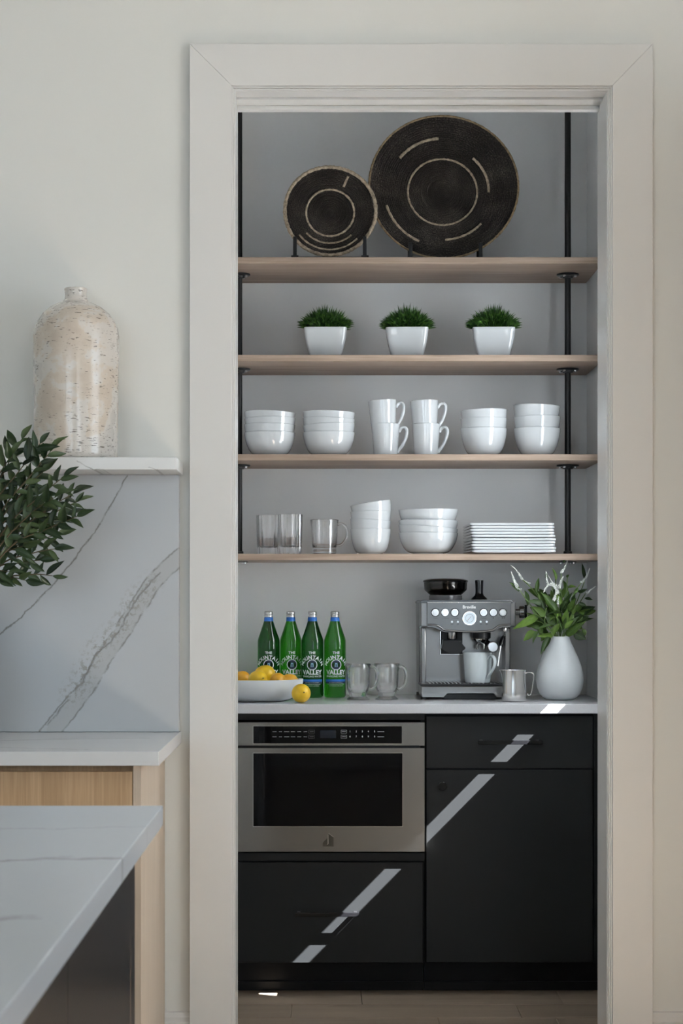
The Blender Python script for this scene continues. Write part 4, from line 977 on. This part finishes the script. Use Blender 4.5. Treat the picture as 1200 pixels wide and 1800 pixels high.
# ------------------------------------------------------------------ leaves
def leaf_mesh(seed, bend, fold, n=8, shape=.75):
    rn = random.Random(seed); vs, fs = [], []         # unit leaf along +Y, width along X, face +Z
    for i in range(n+1):
        t = i/n; w = .5*math.sin(PI*t**shape)**.9 if 0 < t < 1 else .012
        z = -bend*t*t; wob = .03*math.sin(5*t+seed)
        for s in (-1, 0, 1): vs.append((s*w+wob*(1-t)*0, t, z+fold*abs(s)*w*1.2+(.02*math.sin(9*t+seed)*abs(s))))
    for i in range(n):
        for s in (0, 1): k = i*3+s; fs.append((k, k+1, k+4, k+3))
    return mesh(vs, fs, 60, False)
def leaf_mat(name, cs, rough=.42, scale=30):
    m = M(name, cs[1], rough, spec=.4)
    tc = N(m, 'ShaderNodeTexCoord'); info = N(m, 'ShaderNodeObjectInfo')
    f = math_n(m, 'ADD', math_n(m, 'MULTIPLY', info.outputs['Random'], .6), math_n(m, 'MULTIPLY', noise_n(m, tc.outputs['Object'], 6, 3), .4))
    sp = N(m, 'ShaderNodeSeparateXYZ'); L(m, tc.outputs['Object'], sp.inputs[0])
    mid = math_n(m, 'SUBTRACT', 1, math_n(m, 'DIVIDE', math_n(m, 'ABSOLUTE', sp.outputs[0]), .04), True)
    c = ramp(m, f, [(.2, cs[0]), (.5, cs[1]), (.85, cs[2])])
    L(m, mixc(m, math_n(m, 'MULTIPLY', mid, .4), c, cs[2]), B(m).inputs['Base Color'])
    B(m).inputs['Subsurface Weight'].default_value = 0
    return m
def place_leaf(me, mat, base, tip, width, parent, nrm=None, rn=random, name='leaf'):
    base, tip = Vector(base), Vector(tip); d = tip-base; ln = d.length; y = d.normalized()
    nn = Vector(nrm) if nrm else Vector((rn.uniform(-.7, .7), -1, rn.uniform(-.3, .9)))
    x = y.cross(nn)
    if x.length < .05: x = y.cross(Vector((1, .3, .2)))
    x.normalize(); z = x.cross(y)
    o = bpy.data.objects.new(name, me); C.objects.link(o)
    if not me.materials: me.materials.append(mat)
    o.parent = parent
    o.matrix_basis = Matrix.Translation(base) @ Matrix((x, y, z)).transposed().to_4x4() @ Matrix.Diagonal((width, ln, ln, 1))
    return o

# flower vase on the pantry counter
Dv = 6.36; kv = Dv/F
fv = thing('flower_vase', 'white teardrop vase on the pantry counter', 'vase', (X(983.5, Dv), Dv, ZC+.0004))
def vz(py): return Z(py, Dv)-ZC-.0004
vp = [(0, .002), (.036, .001), (.042, .0005)]+[(q*.3*kv, vz(970+y*.3)) for q, y in ((98, 852), (118, 830), (132, 795), (138, 755), (136, 715), (126, 670), (108, 620), (88, 575), (70, 540), (60, 515), (57, 500), (56, 496))]
vp += [(54*.3*kv, vz(970+495*.3)), (50*.3*kv, vz(970+497*.3)), (52*.3*kv, vz(970+520*.3)), (80*.3*kv, vz(970+580*.3)), (0, vz(970+600*.3))]
obj('vase_body', lathe(vp, 64, 60), m_matte, fv)
fo = thing('flower_bunch', 'bunch of leafy stems with white flower spikes in the vase', 'flowers', (fv.location.x, Dv, ZC+vz(1119)))
m_leaf = leaf_mat('fresh_leaf', ((.014, .034, .007), (.045, .095, .015), (.15, .25, .045)))
m_stemg = M('green_stem', (.10, .17, .04), .5); m_flor = M('white_floret', (.78, .80, .76), .5)
lm = [leaf_mesh(i, b, f, 8, s) for i, (b, f, s) in enumerate(((.05, .35, .75), (.22, .25, .7), (-.12, .3, .8), (.30, .4, .75), (.12, .15, .65)))]
rn = random.Random(11)
def fp_(zx, zy, D): return at(880+zx*.15, 970+zy*.15, D)-fo.location
big = [((440, 740), (155, 900), 95, -.05), ((400, 930), (255, 1040), 90, -.02), ((440, 930), (360, 1065), 50, -.03), ((575, 1000), (465, 1200), 75, -.075), ((560, 1005), (500, 1150), 60, -.07), ((420, 480), (440, 290), 50, .0),
       ((640, 690), (495, 470), 95, -.05), ((530, 690), (330, 540), 90, -.03), ((700, 700), (840, 470), 60, -.03), ((810, 700), (880, 540), 80, -.01), ((815, 770), (1110, 640), 110, .0), ((900, 700), (1120, 690), 80, .01), ((880, 830), (1085, 770), 50, .02),
       ((760, 980), (970, 830), 85, -.03), ((850, 950), (1000, 1025), 110, -.02), ((580, 860), (430, 890), 40, -.06), ((610, 990), (700, 830), 90, -.05), ((980, 545), (1090, 560), 35, .0), ((900, 470), (1015, 440), 45, .02), ((310, 640), (265, 460), 60, .04),
       ((520, 760), (355, 640), 100, -.02), ((745, 440), (715, 330), 55, .0), ((790, 420), (870, 400), 45, .0), ((650, 330), (610, 180), 40, .03), ((985, 330), (950, 120), 42, .05), ((215, 470), (100, 355), 55, .0), ((480, 560), (300, 400), 80, .04), ((560, 560), (430, 420), 70, .05),
       ((620, 600), (640, 380), 70, .05), ((700, 560), (790, 390), 70, .05), ((900, 600), (1000, 630), 45, -.01), ((960, 900), (980, 1010), 55, .0), ((420, 820), (280, 880), 70, .02), ((500, 900), (360, 840), 85, .03), ((640, 860), (540, 720), 90, -.03), ((720, 860), (780, 660), 85, -.04),
       ((560, 970), (420, 930), 85, .02), ((600, 940), (480, 1000), 70, -.04), ((800, 900), (900, 760), 85, .0), ((840, 860), (960, 900), 70, .03), ((680, 780), (600, 580), 80, .0), ((760, 740), (800, 520), 75, .02), ((560, 800), (450, 620), 80, .03), ((450, 880), (470, 1010), 60, .0), ((690, 950), (640, 780), 80, -.02), ((750, 900), (860, 800), 60, -.06), ((540, 930), (380, 760), 90, .05), ((860, 780), (940, 640), 70, .04),
       ((540, 960), (470, 1060), 70, .01), ((680, 720), (560, 710), 28, -.09), ((660, 780), (540, 810), 26, -.09), ((670, 765), (725, 850), 34, -.09), ((905, 420), (840, 520), 40, .0), ((740, 130), (790, 40), 34, -.01), ((745, 140), (705, 80), 30, .03), ((530, 300), (530, 225), 30, -.02), ((770, 300), (800, 265), 30, .0)]
for (a, b, w, dd) in big:
    D0 = Dv+dd*.6; place_leaf(lm[rn.randrange(5)], m_leaf, fp_(*a, D0+rn.uniform(-.01, .02)), fp_(*b, Dv+dd+rn.uniform(-.02, .03)), w*.15*kv*1.05, fo, None, rn)
for q in range(46):
    an = rn.uniform(0, 2*PI); a = (670+rn.uniform(-230, 230), 700+rn.uniform(-120, 230)); u = Vector((a[0]-680, a[1]-1000)); u.normalize(); ll = rn.uniform(110, 200); e = rn.uniform(-.5, .5)
    b = (a[0]+(u.x*math.cos(e)-u.y*math.sin(e))*ll, a[1]+(u.x*math.sin(e)+u.y*math.cos(e))*ll)
    dd = rn.uniform(-.04, .06); place_leaf(lm[rn.randrange(5)], m_leaf, fp_(*a, Dv+dd*.7), fp_(*b, Dv+dd+rn.uniform(-.02, .03)), rn.uniform(40, 75)*.15*kv, fo, None, rn)
stems = [((660, 990), (380, 670), (190, 400), -.02), ((660, 990), (430, 520), (250, 320), .02), ((690, 990), (690, 500), (710, 240), .0), ((720, 990), (850, 520), (945, 360), .02), ((740, 990), (900, 640), (1000, 480), .04), ((670, 990), (640, 650), (600, 410), -.04), ((700, 990), (720, 600), (690, 400), -.02), ((650, 1000), (520, 850), (530, 660), -.07),
         ((640, 990), (480, 830), (300, 790), -.02), ((700, 990), (760, 600), (780, 300), .02), ((730, 990), (850, 850), (960, 780), .0), ((640, 995), (500, 960), (400, 930), -.02), ((690, 990), (715, 900), (650, 770), -.08), ((650, 990), (560, 700), (430, 480), .02), ((690, 985), (650, 600), (640, 320), .04), ((730, 985), (900, 560), (985, 330), .05)]
for a, b, c, dd in stems:
    P = [fp_(*a, Dv)+Vector((0, 0, -.03)), fp_(*a, Dv), fp_(*b, Dv+dd*.6), fp_(*c, Dv+dd)]
    obj('stem', tube(smooth_path(P, 4), .0016, 6), m_stemg, fo)
def spike(pts, dd, r0, n, dens=1.0):
    P = smooth_path([fp_(x, y, Dv+dd) for x, y in pts], 8); r0 *= .8; vs, fs = tube_geo(P, [r0*.45*(1-i/len(P)*.7) for i in range(len(P))], 6)
    for i in range(n):
        t = (i/n)**1.15; q = P[int(t*(len(P)-1))]; s = r0*(1.15-.85*t)
        o = Vector((rn.gauss(0, 1), rn.gauss(0, 1), rn.gauss(0, .6))).normalized()*s; c = q+o; z = rn.uniform(.0011, .0021)*(1.25-.75*t); k = len(vs)
        vs += [c+Vector(v)*z for v in ((1, 0, 0), (-1, 0, 0), (0, 1, 0), (0, -1, 0), (0, 0, 1.2), (0, 0, -1.2))]
        fs += [(k+p, k+q2, k+r) for p, q2, r in ((0, 2, 4), (2, 1, 4), (1, 3, 4), (3, 0, 4), (2, 0, 5), (1, 2, 5), (3, 1, 5), (0, 3, 5))]
    tag(obj('flower_spike', mesh(vs, fs, None, True), m_flor, fo), 'white tapering flower spike')
spike([(185, 395), (150, 320), (120, 230)], -.02, .0058, 150); spike([(245, 315), (190, 225), (112, 155)], .02, .0045, 130); spike([(710, 240), (760, 160), (785, 70)], .0, .0045, 120)
spike([(945, 360), (1000, 290), (1042, 190)], .02, .0050, 130); spike([(640, 400), (590, 380), (530, 420), (500, 475)], -.04, .0065, 170); spike([(680, 420), (700, 350), (735, 285)], -.03, .0055, 130); spike([(660, 480), (640, 430), (600, 390)], -.045, .0070, 150)
spike([(1000, 485), (1050, 445), (1110, 405)], .03, .0045, 70); spike([(625, 560), (640, 500), (660, 450)], -.05, .0055, 80); spike([(550, 380), (535, 310), (530, 230)], -.03, .0040, 70); spike([(230, 440), (180, 420), (175, 400)], -.02, .004, 30); spike([(620, 390), (585, 330), (555, 275)], -.02, .0030, 60)
spike([(668, 610), (672, 560), (682, 520)], -.06, .0030, 22); spike([(330, 370), (285, 345), (250, 325)], .02, .004, 26)

# leafy branches at the left edge of the frame
De = 4.42
gv = thing('branch_vase', 'tall grey ceramic vase on the kitchen worktop holding leafy branches', 'vase', (X(-95, De), De, ZC+.0004))
obj('vase_body', lathe([(0, .002), (.05, .001), (.062, .01), (.078, .08), (.074, .15), (.05, .21), (.036, .235), (.040, .25), (.036, .249), (.032, .235), (.045, .21), (.068, .15), (0, .06)], 48, 50), m_matte, gv)
br = thing('leafy_branches', 'bunch of dark green leafy branches before the backsplash', 'branches', (X(-95, De), De, ZC+.25))
m_dleaf = leaf_mat('dark_leaf', ((.012, .026, .011), (.030, .062, .022), (.085, .125, .045)), .36)
m_twig = M('brown_twig', (.10, .075, .035), .6)
lm2 = [leaf_mesh(20+i, b, f, 6, s) for i, (b, f, s) in enumerate(((.05, .3, .8), (.18, .25, .85), (-.10, .3, .75), (.28, .2, .8)))]
r2 = random.Random(5)
tips = [(38, 772), (88, 795), (70, 780), (20, 800), (112, 838), (128, 868), (140, 880), (135, 908), (118, 905), (100, 940), (95, 965), (70, 985), (92, 1012), (45, 1020), (15, 1005), (60, 930), (80, 900), (50, 850), (30, 900), (5, 940), (60, 870), (95, 875), (15, 860), (40, 960), (75, 830),
        (-30, 770), (-110, 740), (-180, 790), (-230, 860), (-60, 800), (-260, 950), (-150, 900)]
cnt = 0
for i, (tx, ty) in enumerate(tips):
    dd = r2.uniform(-.09, .12); e = at(tx, ty, De+dd)-br.location
    b = Vector((r2.uniform(-.015, .015), r2.uniform(-.015, .015), -.02)); m1 = b.lerp(e, .45)+Vector((0, dd*.2, .05+.03*r2.random()))
    P = smooth_path([b, m1, b.lerp(e, .78)+Vector((0, 0, .035)), e], 8); n = len(P)
    obj('branch', tube(P, [.0026-.0018*k/n for k in range(n)], 6), m_twig, br)
    ln_ = sum((P[k+1]-P[k]).length for k in range(n-1)); nl = max(6, int(ln_*.72/.026)) if tx > -20 else 5
    for q in range(nl):
        if cnt >= 298: break
        t = .34+.66*(q+.5)/nl if q < nl-1 else 1.0; k = min(n-2, int(t*(n-1))); p = P[k].lerp(P[k+1], t*(n-1)-k) if t < 1 else P[-1]
        T = (P[k+1]-P[k]).normalized(); side = T.cross(Vector((r2.uniform(-.5, .5), -1, r2.uniform(-.5, .5)))).normalized()*(1 if q % 2 else -1)
        d = (T*r2.uniform(.5, 1.0)+side*r2.uniform(.5, .95)+Vector((0, r2.uniform(-.5, .5), 0))).normalized() if q < nl-1 else T
        ll = r2.uniform(.032, .056)
        place_leaf(lm2[r2.randrange(4)], m_dleaf, p, p+d*ll, ll*r2.uniform(.27, .40), br, None, r2); cnt += 1

# recessed ceiling lamps of the kitchen
m_lamp = bpy.data.materials.new('lamp_diffuser'); m_lamp.use_nodes = True
_b = m_lamp.node_tree.nodes['Principled BSDF']; _b.inputs['Emission Color'].default_value = (1, .86, .68, 1); _b.inputs['Emission Strength'].default_value = 40
for x, y, l in ((-.35, 2.3, 'round recessed ceiling lamp over the island'), (.75, 2.3, 'round recessed ceiling lamp over the aisle')):
    t = thing('ceiling_lamp', l, 'lamp', (x, y, KZ-.0005)); obj('lamp_trim', lathe([(.05, 0), (.075, 0), (.075, -.006), (.05, -.008)], 32), m_trim, t); obj('diffuser', lathe([(0, -.001), (.05, -.001), (.05, -.003), (0, -.003)], 32), m_lamp, t)
